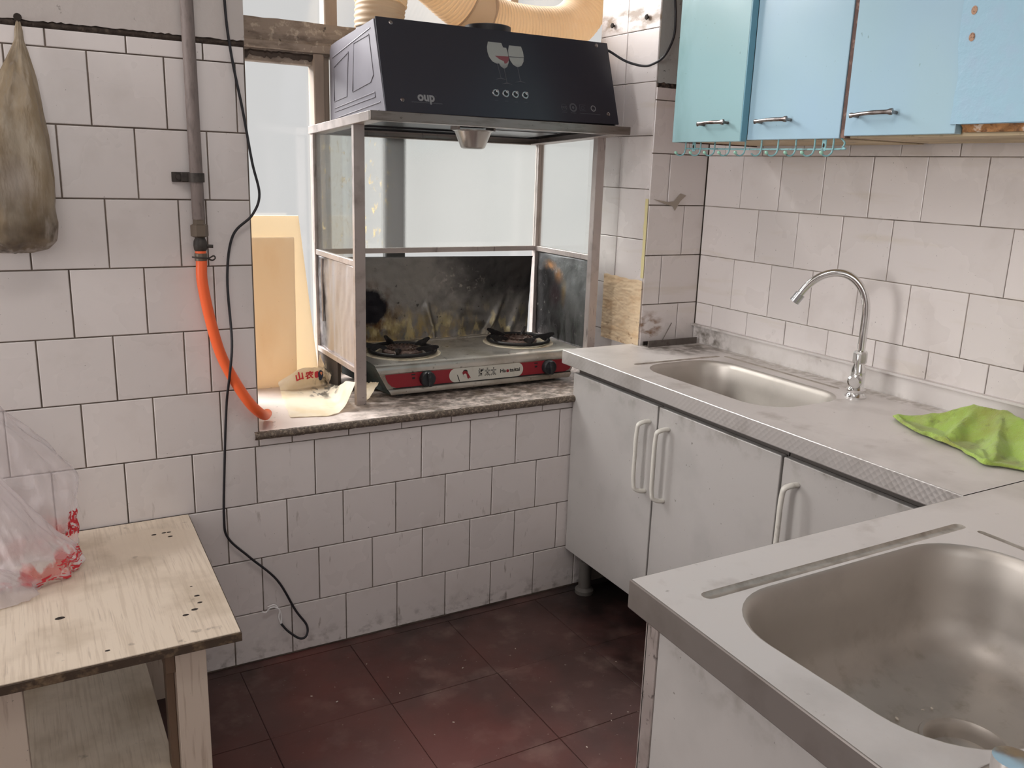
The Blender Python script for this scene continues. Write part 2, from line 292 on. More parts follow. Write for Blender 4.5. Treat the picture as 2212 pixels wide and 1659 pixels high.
M['wood_dark'] = mat('dark_timber', S(62, 52, 46), .8, layers=[((30, 30, 8), 4, .5, .7, S(40, 34, 30), .7)])
M['pane'] = glass_mat('window_glass', 1.0, 0, 0)
M['pane_pattern'] = glass_mat('patterned_glass', .25, .0, .75, .10, (.95, .93, .90), speck=420)
M['frost'] = glass_mat('frosted_glass', .34, .02, .64, .15, (.98, .985, .97), speck=300, stain=(S(220, 190, 110), (80, 80, 34), .60, .72, .5, ('X', .58, .49)))
M['frost_side'] = glass_mat('frosted_side_glass', .78, .02, .20, .16, (.985, .995, .985))
M['debris'] = mat('pale_crumbs', S(206, 196, 184), .8)
M['white_lamp'] = mat('lamp_housing', S(236, 236, 234), .4)

# ------------------------------------------------------------------ geometry helpers
def link(name, me, m=None, parent=None, loc=(0, 0, 0), rot=(0, 0, 0), smooth=None):
    o = bpy.data.objects.new(name, me); COL.objects.link(o)
    o.location = loc; o.rotation_euler = rot
    if parent: o.parent = parent
    if m and not me.materials: me.materials.append(M[m] if isinstance(m, str) else m)
    if smooth is not None:
        for p in me.polygons: p.use_smooth = True
        if smooth and smooth < 180: me.set_sharp_from_angle(angle=math.radians(smooth))
    return o
def to_me(name, bm):
    me = bpy.data.meshes.new(name); bmesh.ops.recalc_face_normals(bm, faces=bm.faces[:]); bm.to_mesh(me); bm.free(); return me
def thing(name, label, cat, loc=(0, 0, 0), rotz=0, group=None):
    o = bpy.data.objects.new(name, None); COL.objects.link(o); o.location = loc; o.rotation_euler = (0, 0, rotz)
    o.empty_display_size = .02
    return tag(o, label, cat, group)
def tag(o, label=None, cat=None, group=None, kind=None):
    if label: o['label'] = label
    if cat: o['category'] = cat
    if group: o['group'] = group
    if kind: o['kind'] = kind
    return o
def box_bm(bm, lo, hi, bev=0, seg=1, mtx=None):
    r = bmesh.ops.create_cube(bm, size=1)
    sz = [h-l for l, h in zip(lo, hi)]; c = [(h+l)/2 for l, h in zip(lo, hi)]
    for v in r['verts']: v.co = Vector((v.co.x*sz[0]+c[0], v.co.y*sz[1]+c[1], v.co.z*sz[2]+c[2]))
    vs = r['verts']
    if bev:
        es = list({e for v in vs for e in v.link_edges})
        rr = bmesh.ops.bevel(bm, geom=es, offset=bev, segments=seg, affect='EDGES', profile=.5)
        vs = list({v for f in rr['faces'] for v in f.verts} | {v for v in vs if v.is_valid})
    if mtx is not None:
        for v in vs: v.co = mtx @ v.co
    return vs
def box(name, lo, hi, m, parent=None, bev=0, seg=1, **kw):
    bm = bmesh.new(); box_bm(bm, lo, hi, bev, seg); return link(name, to_me(name, bm), m, parent, **kw)
def boxes(name, lst, m, parent=None, bev=0, **kw):
    bm = bmesh.new()
    for lo, hi in lst: box_bm(bm, lo, hi, bev)
    return link(name, to_me(name, bm), m, parent, **kw)
def crom(pts, n=8):
    P = [Vector(p) for p in pts]; out = []
    for i in range(len(P)-1):
        a, b, c, d = P[max(i-1, 0)], P[i], P[i+1], P[min(i+2, len(P)-1)]
        for k in range(n):
            t = k/n
            out.append(.5*((2*b)+(c-a)*t+(2*a-5*b+4*c-d)*t*t+(3*b-a-3*c+d)*t**3))
    return out+[P[-1]]
def tube_bm(bm, pts, rad, seg=8, cap=True, flat=None):
    """sweep; rad = number or list; flat=(wx, wy) elliptical factors"""
    P = [Vector(p) for p in pts]; n = len(P)
    R = rad if isinstance(rad, (list, tuple)) else [rad]*n
    T = [(P[min(i+1, n-1)]-P[max(i-1, 0)]).normalized() for i in range(n)]
    up = Vector((0, 0, 1)) if abs(T[0].z) < .9 else Vector((0, 1, 0))
    N = (up-T[0]*up.dot(T[0])).normalized(); rings = []
    for i in range(n):
        if i:
            N = N-T[i]*N.dot(T[i])
            N = N.normalized() if N.length > 1e-6 else T[i].orthogonal().normalized()
        B = T[i].cross(N); f = flat or (1, 1)
        rings.append([bm.verts.new(P[i]+R[i]*(math.cos(2*PI*k/seg)*f[0]*N+math.sin(2*PI*k/seg)*f[1]*B)) for k in range(seg)])
    for a, b in zip(rings, rings[1:]):
        for k in range(seg): bm.faces.new((a[k], a[(k+1) % seg], b[(k+1) % seg], b[k]))
    if cap: bm.faces.new(rings[0][::-1]); bm.faces.new(rings[-1])
def tube(name, pts, rad, m, parent=None, seg=8, cap=True, flat=None, **kw):
    bm = bmesh.new(); tube_bm(bm, pts, rad, seg, cap, flat)
    kw.setdefault('smooth', 50); return link(name, to_me(name, bm), m, parent, **kw)
def lathe_bm(bm, prof, seg=24, mtx=None, close=True):
    rings = []
    for r, z in prof:
        rings.append([bm.verts.new((r*math.cos(2*PI*k/seg), r*math.sin(2*PI*k/seg), z)) for k in range(seg)] if r > 1e-6 else [bm.verts.new((0, 0, z))])
    for a, b in zip(rings, rings[1:]):
        if len(a) == 1 and len(b) == 1: continue
        for k in range(seg):
            k2 = (k+1) % seg
            if len(a) == 1: bm.faces.new((a[0], b[k2], b[k]))
            elif len(b) == 1: bm.faces.new((a[k], a[k2], b[0]))
            else: bm.faces.new((a[k], a[k2], b[k2], b[k]))
    if close:
        if len(rings[0]) > 1: bm.faces.new(rings[0][::-1])
        if len(rings[-1]) > 1: bm.faces.new(rings[-1])
    if mtx is not None:
        for rg in rings:
            for v in rg: v.co = mtx @ v.co
def lathe(name, prof, m, parent=None, seg=24, mtx=None, close=True, **kw):
    bm = bmesh.new(); lathe_bm(bm, prof, seg, mtx, close)
    kw.setdefault('smooth', 40); return link(name, to_me(name, bm), m, parent, **kw)
def grid(name, fn, nu, nv, m, parent=None, thick=0, closed_u=False, smooth=60, **kw):
    bm = bmesh.new()
    V = [[bm.verts.new(fn(i/(nu if closed_u else nu-1), j/(nv-1))) for j in range(nv)] for i in range(nu)]
    for i in range(nu if closed_u else nu-1):
        for j in range(nv-1):
            i2 = (i+1) % nu
            bm.faces.new((V[i][j], V[i2][j], V[i2][j+1], V[i][j+1]))
    me = to_me(name, bm); o = link(name, me, m, parent, smooth=smooth, **kw)
    if thick:
        md = o.modifiers.new('thickness', 'SOLIDIFY'); md.thickness = thick; md.offset = 0
    return o
def poly_extrude(name, outline, d, m, parent=None, mtx=None, bev=0, **kw):
    """outline in local XY, extruded by d along local +Z, transformed by mtx"""
    bm = bmesh.new(); f = bm.faces.new([bm.verts.new((x, y, 0)) for x, y in outline])
    r = bmesh.ops.extrude_face_region(bm, geom=[f])
    for v in [g for g in r['geom'] if isinstance(g, bmesh.types.BMVert)]: v.co.z += d
    if bev:
        bmesh.ops.recalc_face_normals(bm, faces=bm.faces[:])
        bmesh.ops.bevel(bm, geom=[e for e in bm.edges], offset=bev, segments=2, affect='EDGES')
    if mtx is not None: bm.transform(mtx)
    return link(name, to_me(name, bm), m, parent, **kw)
def frame_mtx(origin, xaxis, yaxis):
    x = Vector(xaxis).normalized(); y = Vector(yaxis); y = (y-x*y.dot(x)).normalized(); z = x.cross(y); o = Vector(origin)
    return Matrix(((x.x, y.x, z.x, o.x), (x.y, y.y, z.y, o.y), (x.z, y.z, z.z, o.z), (0, 0, 0, 1)))
def text_mesh(name, body, size, m, parent, mtx, ext=.0003, offset=0, align='CENTER', shear=0, fill='BOTH', width=None):
    cu = bpy.data.curves.new(name, 'FONT'); cu.body = body; cu.size = size; cu.extrude = ext; cu.offset = offset
    cu.align_x = align; cu.align_y = 'CENTER'; cu.shear = shear; cu.resolution_u = 3
    t = bpy.data.objects.new(name+'_curve', cu); COL.objects.link(t)
    me = bpy.data.meshes.new_from_object(t.evaluated_get(bpy.context.evaluated_depsgraph_get()))
    bpy.data.objects.remove(t); bpy.data.curves.remove(cu)
    if width and me.vertices:
        xs = [v.co.x for v in me.vertices]; k = width/(max(xs)-min(xs)); c = (max(xs)+min(xs))/2
        for v in me.vertices: v.co.x = (v.co.x-c)*k
    me.transform(mtx); me.materials.clear()
    return link(name, me, m, parent)
def nz(x, y=0, z=0, s=1): return noise.noise(Vector((x*s, y*s, z*s)))

# ------------------------------------------------------------------ room
T = .152; D0 = .1427; XO0, XO1 = .012, 1.197; XR = 1.4147
lv = lambda k: D0+k*T
WB = boxes('wall_back', [((-3.4, .004, -.1), (XO0, .30, 2.72)), ((XO1+.004, .004, -.1), (1.80, .30, 2.72)), ((XO0, .004, -.1), (XO1+.004, .30, .615)),
    ((XO0, .004, 2.25), (XO1+.004, .30, 2.72)), ((-1.5, .30, 0), (2.3, .66, .615)), ((-1.5, .30, 2.25), (2.3, .66, 2.4)), ((-1.5, .30, .615), (-1.3, .66, 2.25)), ((2.15, .30, .615), (2.3, .66, 2.25))], 'grout')
tag(WB, 'white tiled back wall with the window opening', kind='structure')
WR = tag(box('wall_right', (XR+.004, -3.30, -.1), (XR+.2, .0, 2.72), 'grout_pale'), 'white tiled wall behind the steel worktop', kind='structure')
tag(boxes('wall_left', [((-3.4, -3.30, -.1), (-3.2, -1.45, 2.72)), ((-3.4, -.05, -.1), (-3.2, .30, 2.72)), ((-3.4, -1.45, -.1), (-3.2, -.05, .9)), ((-3.4, -1.45, 2.3), (-3.2, -.05, 2.72))], 'plaster'), 'plain plaster side wall', kind='structure')
WQ = boxes('wall_rear', [((-3.4, -3.5, 0), (-1.6, -3.30, 2.72)), ((.1, -3.5, 0), (1.62, -3.30, 2.72)), ((-1.6, -3.5, 0), (.1, -3.30, .9)), ((-1.6, -3.5, 2.35), (.1, -3.30, 2.72))], 'plaster')
tag(WQ, 'plain plaster rear wall with an added window', kind='structure')
tag(box('ceiling', (-3.4, -3.5, 2.72), (1.9, .66, 2.8), 'ceiling'), 'plain white ceiling', kind='structure')
FL = tag(box('floor', (-3.4, -3.5, -.1), (1.62, .004, -.003), 'floor_joint'), 'dark maroon tiled floor', kind='structure')
W2 = tag(bpy.data.objects.new('added_window_2', None), 'unseen window added in the rear wall for fill light', kind='structure'); COL.objects.link(W2)  # unseen window, added to hold the soft fill from behind
boxes('window_frame', [((-1.6, -3.40, .9), (.1, -3.36, .95)), ((-1.6, -3.40, 2.3), (.1, -3.36, 2.35)), ((-1.6, -3.40, .95), (-1.55, -3.36, 2.3)), ((.05, -3.40, .95), (.1, -3.36, 2.3)), ((-.77, -3.40, .95), (-.73, -3.36, 2.3))], 'frame_clean', W2)

W3 = tag(bpy.data.objects.new('added_window_3', None), 'unseen window added in the left side wall for fill light', kind='structure'); COL.objects.link(W3)  # unseen window, added so fill light reaches the right wall
boxes('window_frame', [((-3.30, -1.45, .9), (-3.26, -.05, .95)), ((-3.30, -1.45, 2.25), (-3.26, -.05, 2.3)), ((-3.30, -1.45, .95), (-3.26, -1.40, 2.25)), ((-3.30, -.10, .95), (-3.26, -.05, 2.25)), ((-3.30, -.77, .95), (-3.26, -.73, 2.25))], 'frame_clean', W3)

_tm = {}
def tile_me(w, h, t=.006, b=.0013, mt='tile'):
    k = (round(w, 3), round(h, 3), mt)
    if k in _tm: return _tm[k]
    w, h = k[0]/2, k[1]/2; bm = bmesh.new()
    R = [[bm.verts.new((sx*(w-i), y, sz*(h-i))) for sx, sz in ((-1, -1), (1, -1), (1, 1), (-1, 1))] for i, y in ((0, t), (0, b), (b*.4, b*.3), (b*1.3, 0))]
    for a, c in zip(R, R[1:]):
        for q in range(4): bm.faces.new((a[q], a[(q+1) % 4], c[(q+1) % 4], c[q]))
    bm.faces.new(R[-1])
    me = to_me('wall_tile', bm); me.materials.append(M[mt]); _tm[k] = me; return me
G = .0027; GR = .0019
def tile(parent, a0, a1, z0, z1, plane, axis='y', name='wall_tile'):
    G = GR if plane > 1 else .0027
    """plane y=const: a is x; plane x=const (facing -x): a is y (a0<a1)"""
    if a1-a0 < .012 or z1-z0 < .008: return
    o = bpy.data.objects.new(name, tile_me(a1-a0-G, z1-z0-G)); COL.objects.link(o); o.parent = parent
    rx, rz = random.gauss(0, .0016), random.gauss(0, .0016); j = random.uniform(-.0006, .0006)
    if axis == 'y': o.location = ((a0+a1)/2, plane+j, (z0+z1)/2); o.rotation_euler = (rx, 0, rz)
    else: o.location = (plane+j, (a0+a1)/2, (z0+z1)/2); o.rotation_euler = (rx, 0, -PI/2+rz)
    return o
def row(parent, joints, z0, z1, plane, axis='y'):
    for a, b in zip(joints, joints[1:]): tile(parent, a, b, z0, z1, plane, axis)
def js(a, b, off):
    k0 = math.ceil((a-off)/T-1e-6); out = [a]; x = off+k0*T
    while x < b-.012:
        if x > a+.012: out.append(x)
        x += T
    return out+[b]
A0, A1 = -1.30, 1.05
row(WB, js(A0, A1, .079), 0.002, lv(0), 0); row(WB, js(A0, A1, .005), lv(0), lv(1), 0)
row(WB, js(A0, A1, .075), lv(1), lv(2), 0); row(WB, js(A0, A1, .000), lv(2), lv(3), 0)
row(WB, [XO0-.002, .094, .245, .396, .547, .698, .848, 1.0], lv(3), .622, 0)
for k, off in ((3, .072), (5, .072), (7, .072), (8, .141)): row(WB, js(A0, XO0-.002, off), lv(k), lv(k+1), 0)
row(WB, [-1.21, -1.062, -.914, -.766, -.614, -.461, -.307, -.155, -.098, XO0-.002], lv(4), lv(5), 0)
row(WB, [-1.21, -1.062, -.91, -.758, -.606, -.454, -.302, -.150, -.090, XO0-.002], lv(6), lv(7), 0)
row(WB, [-1.148, -.996, -.844, -.692, -.541, -.390, -.237, -.080, XO0-.002], lv(9), 1.547, 0)
PR = XR+.001
for k, j in ((3, [XO1, 1.335, PR]), (4, [XO1, 1.341, PR]), (5, [XO1, 1.262, PR]), (6, [XO1, 1.337, PR]), (7, [XO1, 1.268, PR]), (8, [XO1, 1.340, PR])): row(WB, j, lv(k), lv(k+1), 0)
row(WB, [XO1, 1.285, PR], lv(9), 1.547, 0)
for z0, z1, w in ((.64, .795, .15), (.795, .949, .15), (.949, 1.101, .152), (1.101, 1.253, .152), (1.253, 1.409, .158), (1.409, 1.563, .155), (1.563, 1.711, .157), (1.711, 1.866, .16), (1.866, 2.02, .16), (2.02, 2.17, .16)):
    row(WB, [.005, w, .299], z0, z1, XO1, 'x')
# plaster above the tiles, ragged dark mortar line below it
def plaster_band(name, x0, x1, m):
    bm = bmesh.new(); n = int((x1-x0)/.008); lo = []; up = []
    for i in range(n+1):
        x = x0+(x1-x0)*i/n; z = 1.559+.004*nz(x*40, 1)+.003*nz(x*130, 5)
        lo.append((x, z)); up.append((x, 2.715))
    fr = [[bm.verts.new((x, y, z)) for x, z in lo] for y in (.006, -.0025)]; tp = [bm.verts.new((x, -.0025, z)) for x, z in up]
    for i in range(n):
        bm.faces.new((fr[0][i], fr[0][i+1], fr[1][i+1], fr[1][i])); bm.faces.new((fr[1][i], fr[1][i+1], tp[i+1], tp[i]))
    link(name, to_me(name, bm), m, WB)
plaster_band('plaster_band', -3.2, XO0-.001, 'plaster'); plaster_band('plaster_band', XO1-.001, PR, 'bluewash')
def mortar(name, x0, x1, z, h, m, amp):
    def fn(u, v):
        x = x0+(x1-x0)*u; w = h*(1+amp*nz(x*50, 3)+.5*amp*nz(x*160, 7)); t = v-.5
        return (x, .003-.005*math.cos(t*PI)*(1+.4*nz(x*90, 2)), z+t*w)
    return grid(name, fn, int((x1-x0)/.006), 5, m, WB)
mortar('mortar_line', -1.3, XO0-.002, 1.5525, .013, 'dark_mortar', .5)
mortar('soot_patch', XO1+.004, 1.275, 1.556, .026, 'soot', .8)
# right wall tiles
Y = lambda *a: sorted(-v for v in a)
def yrow(off, n, skip=()): return Y(*([0.003]+[off+T*k for k in range(n) if k not in skip and off+T*k > .02]))
row(WR, yrow(.080, 14), lv(3), lv(4), XR, 'x'); row(WR, yrow(.078, 14), lv(4), lv(5), XR, 'x')
row(WR, yrow(.156, 13), lv(5), lv(6), XR, 'x'); row(WR, yrow(.2355, 13, (4,)), lv(6), lv(7), XR, 'x')
row(WR, [-1.904]+yrow(.156, 12), lv(7), lv(8), XR, 'x')
row(WR, Y(.003, .075, .228, .380, .534, .686, .842, .994, 1.146, 1.298), lv(8), lv(9), XR, 'x')
# floor tiles
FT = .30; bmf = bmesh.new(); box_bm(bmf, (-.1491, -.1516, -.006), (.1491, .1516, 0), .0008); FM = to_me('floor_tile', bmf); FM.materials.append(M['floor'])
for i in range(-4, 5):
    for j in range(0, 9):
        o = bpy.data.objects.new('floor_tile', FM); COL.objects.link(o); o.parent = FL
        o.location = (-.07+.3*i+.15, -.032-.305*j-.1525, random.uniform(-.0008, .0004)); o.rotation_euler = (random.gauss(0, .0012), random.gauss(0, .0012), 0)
# the strip along the back wall
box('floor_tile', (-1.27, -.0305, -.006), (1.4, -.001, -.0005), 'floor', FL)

# sill (structure) : worn top slab with a rough stone front edge
SILL = thing('trim_1', 'window sill slab with worn white top and stone edge', None); SILL['kind'] = 'structure'
boxes('sill_slab', [((XO0, -.012, .622), (XO1, .30, .640)), ((-1.3, .30, .60), (2.15, .62, .640))], 'sill', SILL)
def sillfn(u, v):
    x = -.004+(1.0+.004)*u; a = v*PI; r = .0105*(1+.12*nz(x*60, v*4)+.08*nz(x*170, v*9))
    return (x, -.0105-.0105*math.sin(a)*(1+.1*nz(x*80, v*3)), .6305-r*math.cos(a))
grid('sill_edge', sillfn, 180, 9, 'sill_stone', SILL)

# window beyond the sill
WN = bpy.data.objects.new('window_1', None); COL.objects.link(WN); tag(WN, 'old painted window behind the gas stove', kind='structure')
WY = .56
def jag(name, lo, hi, m, parent, amp=.0025):
    n = 90
    def fn(u, v):
        x = lo[0]+(hi[0]-lo[0])*u; k = int(round(v*8)) % 8
        prof = [(lo[1], lo[2]), (lo[1], lo[2]+.4*(hi[2]-lo[2])), (lo[1]-.006, lo[2]+.55*(hi[2]-lo[2])), (lo[1]-.004, hi[2]), ((lo[1]+hi[1])/2, hi[2]), (hi[1], hi[2]), (hi[1], lo[2]), ((lo[1]+hi[1])/2, lo[2])]
        y, z = prof[k]; return (x, y, z+amp*nz(x*60, k)*(1 if k in (3, 4) else .4)+(amp*.8*nz(x*160, k) if k in (3, 4) else 0))
    bm = bmesh.new(); R = [[bm.verts.new(fn(i/n, k/8)) for k in range(8)] for i in range(n+1)]
    for a, b in zip(R, R[1:]):
        for k in range(8): bm.faces.new((a[k], a[(k+1) % 8], b[(k+1) % 8], b[k]))
    return link(name, to_me(name, bm), m, parent)
jag('transom_bar', (-1.3, WY-.02, 1.605), (2.15, WY+.05, 1.695), 'frame', WN)
box('transom_rail', (-1.3, WY-.035, 1.612), (2.15, WY-.02, 1.634), 'frame', WN, .002)
box('sash_rail', (-1.3, WY-.01, 1.578), (.345, WY+.03, 1.606), 'frame', WN, .002)
box('sash_stile', (.336, WY-.028, .668), (.368, WY+.03, 1.612), 'frame_clean', WN, .003)
box('sash_stile', (.368, WY-.012, .668), (.388, WY+.03, 1.606), 'frame_clean', WN, .002)
box('sash_rail', (-1.3, WY-.02, .640), (2.15, WY+.04, .676), 'frame_clean', WN, .002)
box('mullion', (.374, WY-.018, 1.69), (.394, WY+.03, 2.25), 'frame_clean', WN, .003)
box('mullion', (.394, WY-.006, 1.69), (.418, WY+.03, 2.25), 'frame_clean', WN, .003)
box('mullion', (1.008, WY-.01, 1.69), (1.036, WY+.03, 2.25), 'frame_clean', WN, .003)
box('mullion', (.580, WY+.02, .67), (.650, WY+.05, 1.61), 'post_dark', WN, .004)
for i, (x0, x1, z0, z1, m) in enumerate(((-1.3, .34, .674, 1.582, 'pane'), (.386, .432, .674, 1.606, 'pane_pattern'), (.432, .575, .674, 1.606, 'pane'), (.65, 2.15, .674, 1.606, 'pane'), (-1.3, .376, 1.69, 2.25, 'pane'), (.416, 1.010, 1.69, 2.25, 'pane'), (1.034, 2.15, 1.69, 2.25, 'pane'))):
    box('pane', (x0, WY+.012, z0), (x1, WY+.015, z1), m, WN)
# cobweb-grey fluff hanging under the transom: part of the window's dirt
def fluff(u, v):
    x = -.02+.36*u; return (x, WY-.012-.012*math.sin(v*PI), 1.612-.03*v*(.7+.5*nz(x*40, 4)+.3*nz(x*120, 9)))
grid('dirt_rim', fluff, 90, 5, 'wood_dark', WN)

# ------------------------------------------------------------------ worktops with sinks
def rrect(cx, cy, a, b, r, n=10, ns=6):
    """rounded rectangle, fixed number of points"""
    pts = []
    for q, (sx, sy) in enumerate(((1, 1), (-1, 1), (-1, -1), (1, -1))):
        ox, oy = cx+sx*(a-r), cy+sy*(b-r)
        for k in range(n+1):
            an = q*PI/2+k/n*PI/2; pts.append((ox+r*math.cos(an), oy+r*math.sin(an)))
        nx, ny = ((-1, 1), (-1, -1), (1, -1), (1, 1))[q]
        x2, y2 = cx+nx*(a-r), cy+ny*(b-r); e = (q+1)*PI/2
        p, t = pts[-1], (x2+r*math.cos(e), y2+r*math.sin(e))
        for k in range(1, ns): pts.append((p[0]+(t[0]-p[0])*k/ns, p[1]+(t[1]-p[1])*k/ns))
    return pts
def slot(p, q, w):
    d = (Vector(q)-Vector(p)).normalized(); s = Vector((-d.y, d.x)); out = []
    for c, sg in ((Vector(q), 1), (Vector(p), -1)):
        for k in range(7):
            a = -PI/2+PI*k/6; v = c+w*(math.cos(a)*d*sg+math.sin(a)*s*sg); out.append((v.x, v.y))
    return out
ZC = .775
def worktop(root, outer, holes, apron_edges, drop=.042, apron_m='apron'):
    bm = bmesh.new(); es = []
    def loop(pts, z): 
        vs = [bm.verts.new((x, y, z)) for x, y in pts]
        return vs, [bm.edges.new((vs[i], vs[(i+1) % len(vs)])) for i in range(len(vs))]
    o, e = loop(outer, ZC); es += e
    for h in holes: hv, e = loop(h, ZC); es += e
    bmesh.ops.triangle_fill(bm, use_beauty=True, edges=es)
    for f in bm.faces:
        if f.normal.z < 0: f.normal_flip()
    me = bpy.data.meshes.new('top'); bm.to_mesh(me); bm.free()
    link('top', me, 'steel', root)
    bm = bmesh.new()
    for i in apron_edges:
        a, b = Vector(outer[i]), Vector(outer[(i+1) % len(outer)]); d = (b-a).normalized(); n_ = Vector((d.y, -d.x))
        prof = [(0, 0), (.0012, -.0004), (.0022, -.002), (.0022, -drop+.002), (.001, -drop), (-.014, -drop)]
        for (u0, z0), (u1, z1) in zip(prof, prof[1:]):
            q = []
            for p, u, z in ((a, u0, z0), (b, u0, z0), (b, u1, z1), (a, u1, z1)):
                w = p+n_*u+(d*(u if p is b else -u) if u > 0 else Vector((0, 0))); q.append(bm.verts.new((w.x, w.y, ZC+z)))
            bm.faces.new(q)
    bmesh.ops.remove_doubles(bm, verts=bm.verts[:], dist=.0002)
    link('apron', to_me('apron', bm), apron_m, root)
    # plywood under the steel
def basin(root, cx, cy, a, b, r, drain, depth):
    prof = [(0, 0), (.0025, -.0012), (.006, -.006), (.009, -.016), (.013, -.06), (.018, -.108), (.026, -.132), (.042, -.150), (.068, -.160), (.10, -.1635)]
    k = depth/.1635; bm = bmesh.new(); L = []
    for ins, z in prof:
        pts = rrect(cx, cy, a-ins, b-ins, max(r-ins*.55, .02)); L.append([bm.verts.new((x, y, ZC+z*k)) for x, y in pts])
    last = [(v.co.x, v.co.y) for v in L[-1]]
    for rr, dz in ((.085, -.0035), (.054, -.0055)):
        ring = []
        for x, y in last:
            an = math.atan2(y-drain[1], x-drain[0]); ring.append(bm.verts.new((drain[0]+rr*math.cos(an), drain[1]+rr*math.sin(an), ZC-depth+dz)))
        L.append(ring)
    for p, q in zip(L, L[1:]):
        n = len(p)
        for i in range(n): bm.faces.new((p[i], p[(i+1) % n], q[(i+1) % n], q[i]))
    o = link('sink_basin', to_me('sink_basin', bm), 'basin', root, smooth=60)
    lathe('drain', [(.056, -.001), (.0545, .001), (.050, .0012), (.046, -.002), (.043, -.012), (.040, -.020), (.018, -.0235), (.0, -.0235)], 'basin', o, 32, Matrix.Translation((drain[0], drain[1], ZC-depth-.0045)), close=False)
    return o
def channel(name, root, p, q, w, d=.003, ridge=False):
    out = slot(p, q, w); inn = slot(p, q, w*.55); bm = bmesh.new()
    A = [bm.verts.new((x, y, ZC)) for x, y in out]; B = [bm.verts.new((x, y, ZC+(d if ridge else -d))) for x, y in inn]; n = len(A)
    for i in range(n): bm.faces.new((A[i], A[(i+1) % n], B[(i+1) % n], B[i]))
    bm.faces.new(B); link(name, to_me(name, bm), 'groove', root, smooth=60)
    return out
# far worktop along the right wall
WT = thing('worktop', 'stainless steel worktop along the tiled right wall with the smaller looking far sink', 'worktop')
h1 = rrect(1.146, -.487, .144, .251, .095)
g1 = channel('drain_groove', WT, (1.018, -.2205), (1.316, -.2225), .009); g2 = channel('drain_groove', WT, (1.341, -.236), (1.339, -.646), .0075, .002)
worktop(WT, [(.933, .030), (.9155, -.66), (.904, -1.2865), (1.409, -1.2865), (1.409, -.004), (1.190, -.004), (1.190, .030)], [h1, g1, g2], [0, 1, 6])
basin(WT, 1.146, -.487, .144, .251, .095, (1.146, -.50), .150)
boxes('backsplash', [((1.4105, -1.286, ZC-.001), (1.4135, -.004, ZC+.058)), ((1.398, -1.286, ZC+.054), (1.4135, -.004, ZC+.0595))], 'steel', WT)
boxes('underboard', [((.945, -1.28, ZC-.040), (.975, .0, ZC-.004)), ((1.33, -1.28, ZC-.040), (1.405, -.01, ZC-.004)), ((.975, -1.28, ZC-.04), (1.33, -.755, ZC-.004))], 'wood_dark', WT)
# near worktop
WN2 = thing('worktop', 'stainless steel worktop jutting out in front with the large near sink', 'worktop')
h2 = rrect(.483, -1.5655, .254, .1805, .108)
g3 = channel('drain_groove', WN2, (.249, -1.3695), (.768, -1.3695), .0098, .0035); g4 = channel('drain_groove', WN2, (.778, -1.400), (.772, -1.72), .006, .002)
worktop(WN2, [(1.409, -1.2895), (.187, -1.2895), (.154, -1.86), (1.409, -1.86)], [h2, g3, g4], [0, 1, 2], .042, 'apron_plain')
basin(WN2, .483, -1.5655, .254, .1805, .108, (.513, -1.577), .165)
box('backsplash', (1.4105, -1.86, ZC-.001), (1.4135, -1.289, ZC+.056), 'steel', WN2)
boxes('underboard', [((.20, -1.35, ZC-.040), (1.40, -1.300, ZC-.004)), ((.80, -1.85, ZC-.040), (1.40, -1.35, ZC-.004))], 'wood_dark', WN2)

# ------------------------------------------------------------------ base cabinets
def bow_handle(parent, y, z0, z1, x0=0.0, out=.030):
    pts = [(x0, y-.012, z1), (x0-out*.55, y-.009, z1-.001), (x0-out*.95, y-.003, z1-.008), (x0-out, y, z1-.024)]
    pts += [(x0-out-.002, y, z0+(z1-z0)*t) for t in (.75, .5, .25)]
    pts += [(x0-out, y, z0+.024), (x0-out*.95, y-.003, z0+.008), (x0-out*.55, y-.009, z0+.001), (x0, y-.012, z0)]
    o = tube('handle', crom(pts, 5), .0075, 'handle', parent, 10, flat=(.75, 1.15))
    return o
def base_cabinet(label, y0, doors, rot):
    t = thing('base_cabinet', label, 'cabinet', (.952, 0, 0), rot)
    ya, yb = doors[0][0], doors[-1][1]
    boxes('carcass', [((.021, yb, .135), (.42, yb+.016, .722)), ((.021, ya-.016, .135), (.42, ya, .722)), ((.021, yb+.016, .135), (.42, ya-.016, .152)), ((.405, yb+.016, .152), (.42, ya-.016, .722)), ((.021, yb+.016, .702), (.06, ya-.016, .722))], 'carcass', t)
    for a, b, hy in doors:
        d = box('door', (0, b+.0018, .137), (.018, a-.0018, .709), 'door_grey', t, .0022, 2)
        bow_handle(d, hy, .464, .660)
    for yy in ((ya-.055), (yb+.06)):
        for xx in (.045, .38): lathe('foot', [(.030, 0), (.030, .012), (.020, .020), (.020, .11), (.034, .120), (.034, .135)], 'pvc', t, 16, Matrix.Translation((xx, yy, 0)))
    return t
PHI = -.0215
base_cabinet('silver grey cabinet with two doors below the far sink, against the window wall', 0, [(-.003, -.416, -.372), (-.419, -.853, -.452)], PHI)
base_cabinet('silver grey single door cabinet below the cloth end of the far worktop', -.857, [(-.857, -1.262, -.893)], PHI)
NC = thing('base_cabinet', 'silver grey cabinet under the large near sink, end panel facing the floor', 'cabinet')
box('end_panel', (.206, -1.85, .10), (.222, -1.330, .728), 'door_grey', NC, .001)
boxes('corner_strip', [((.2035, -1.330, .02), (.2165, -1.308, .733)), ((.2035, -1.3095, .02), (.232, -1.306, .733))], 'alu', NC)
boxes('carcass', [((.222, -1.85, .10), (1.38, -1.832, .728)), ((.222, -1.325, .10), (.97, -1.308, .728)), ((.222, -1.83, .10), (1.38, -1.33, .118))], 'carcass', NC)
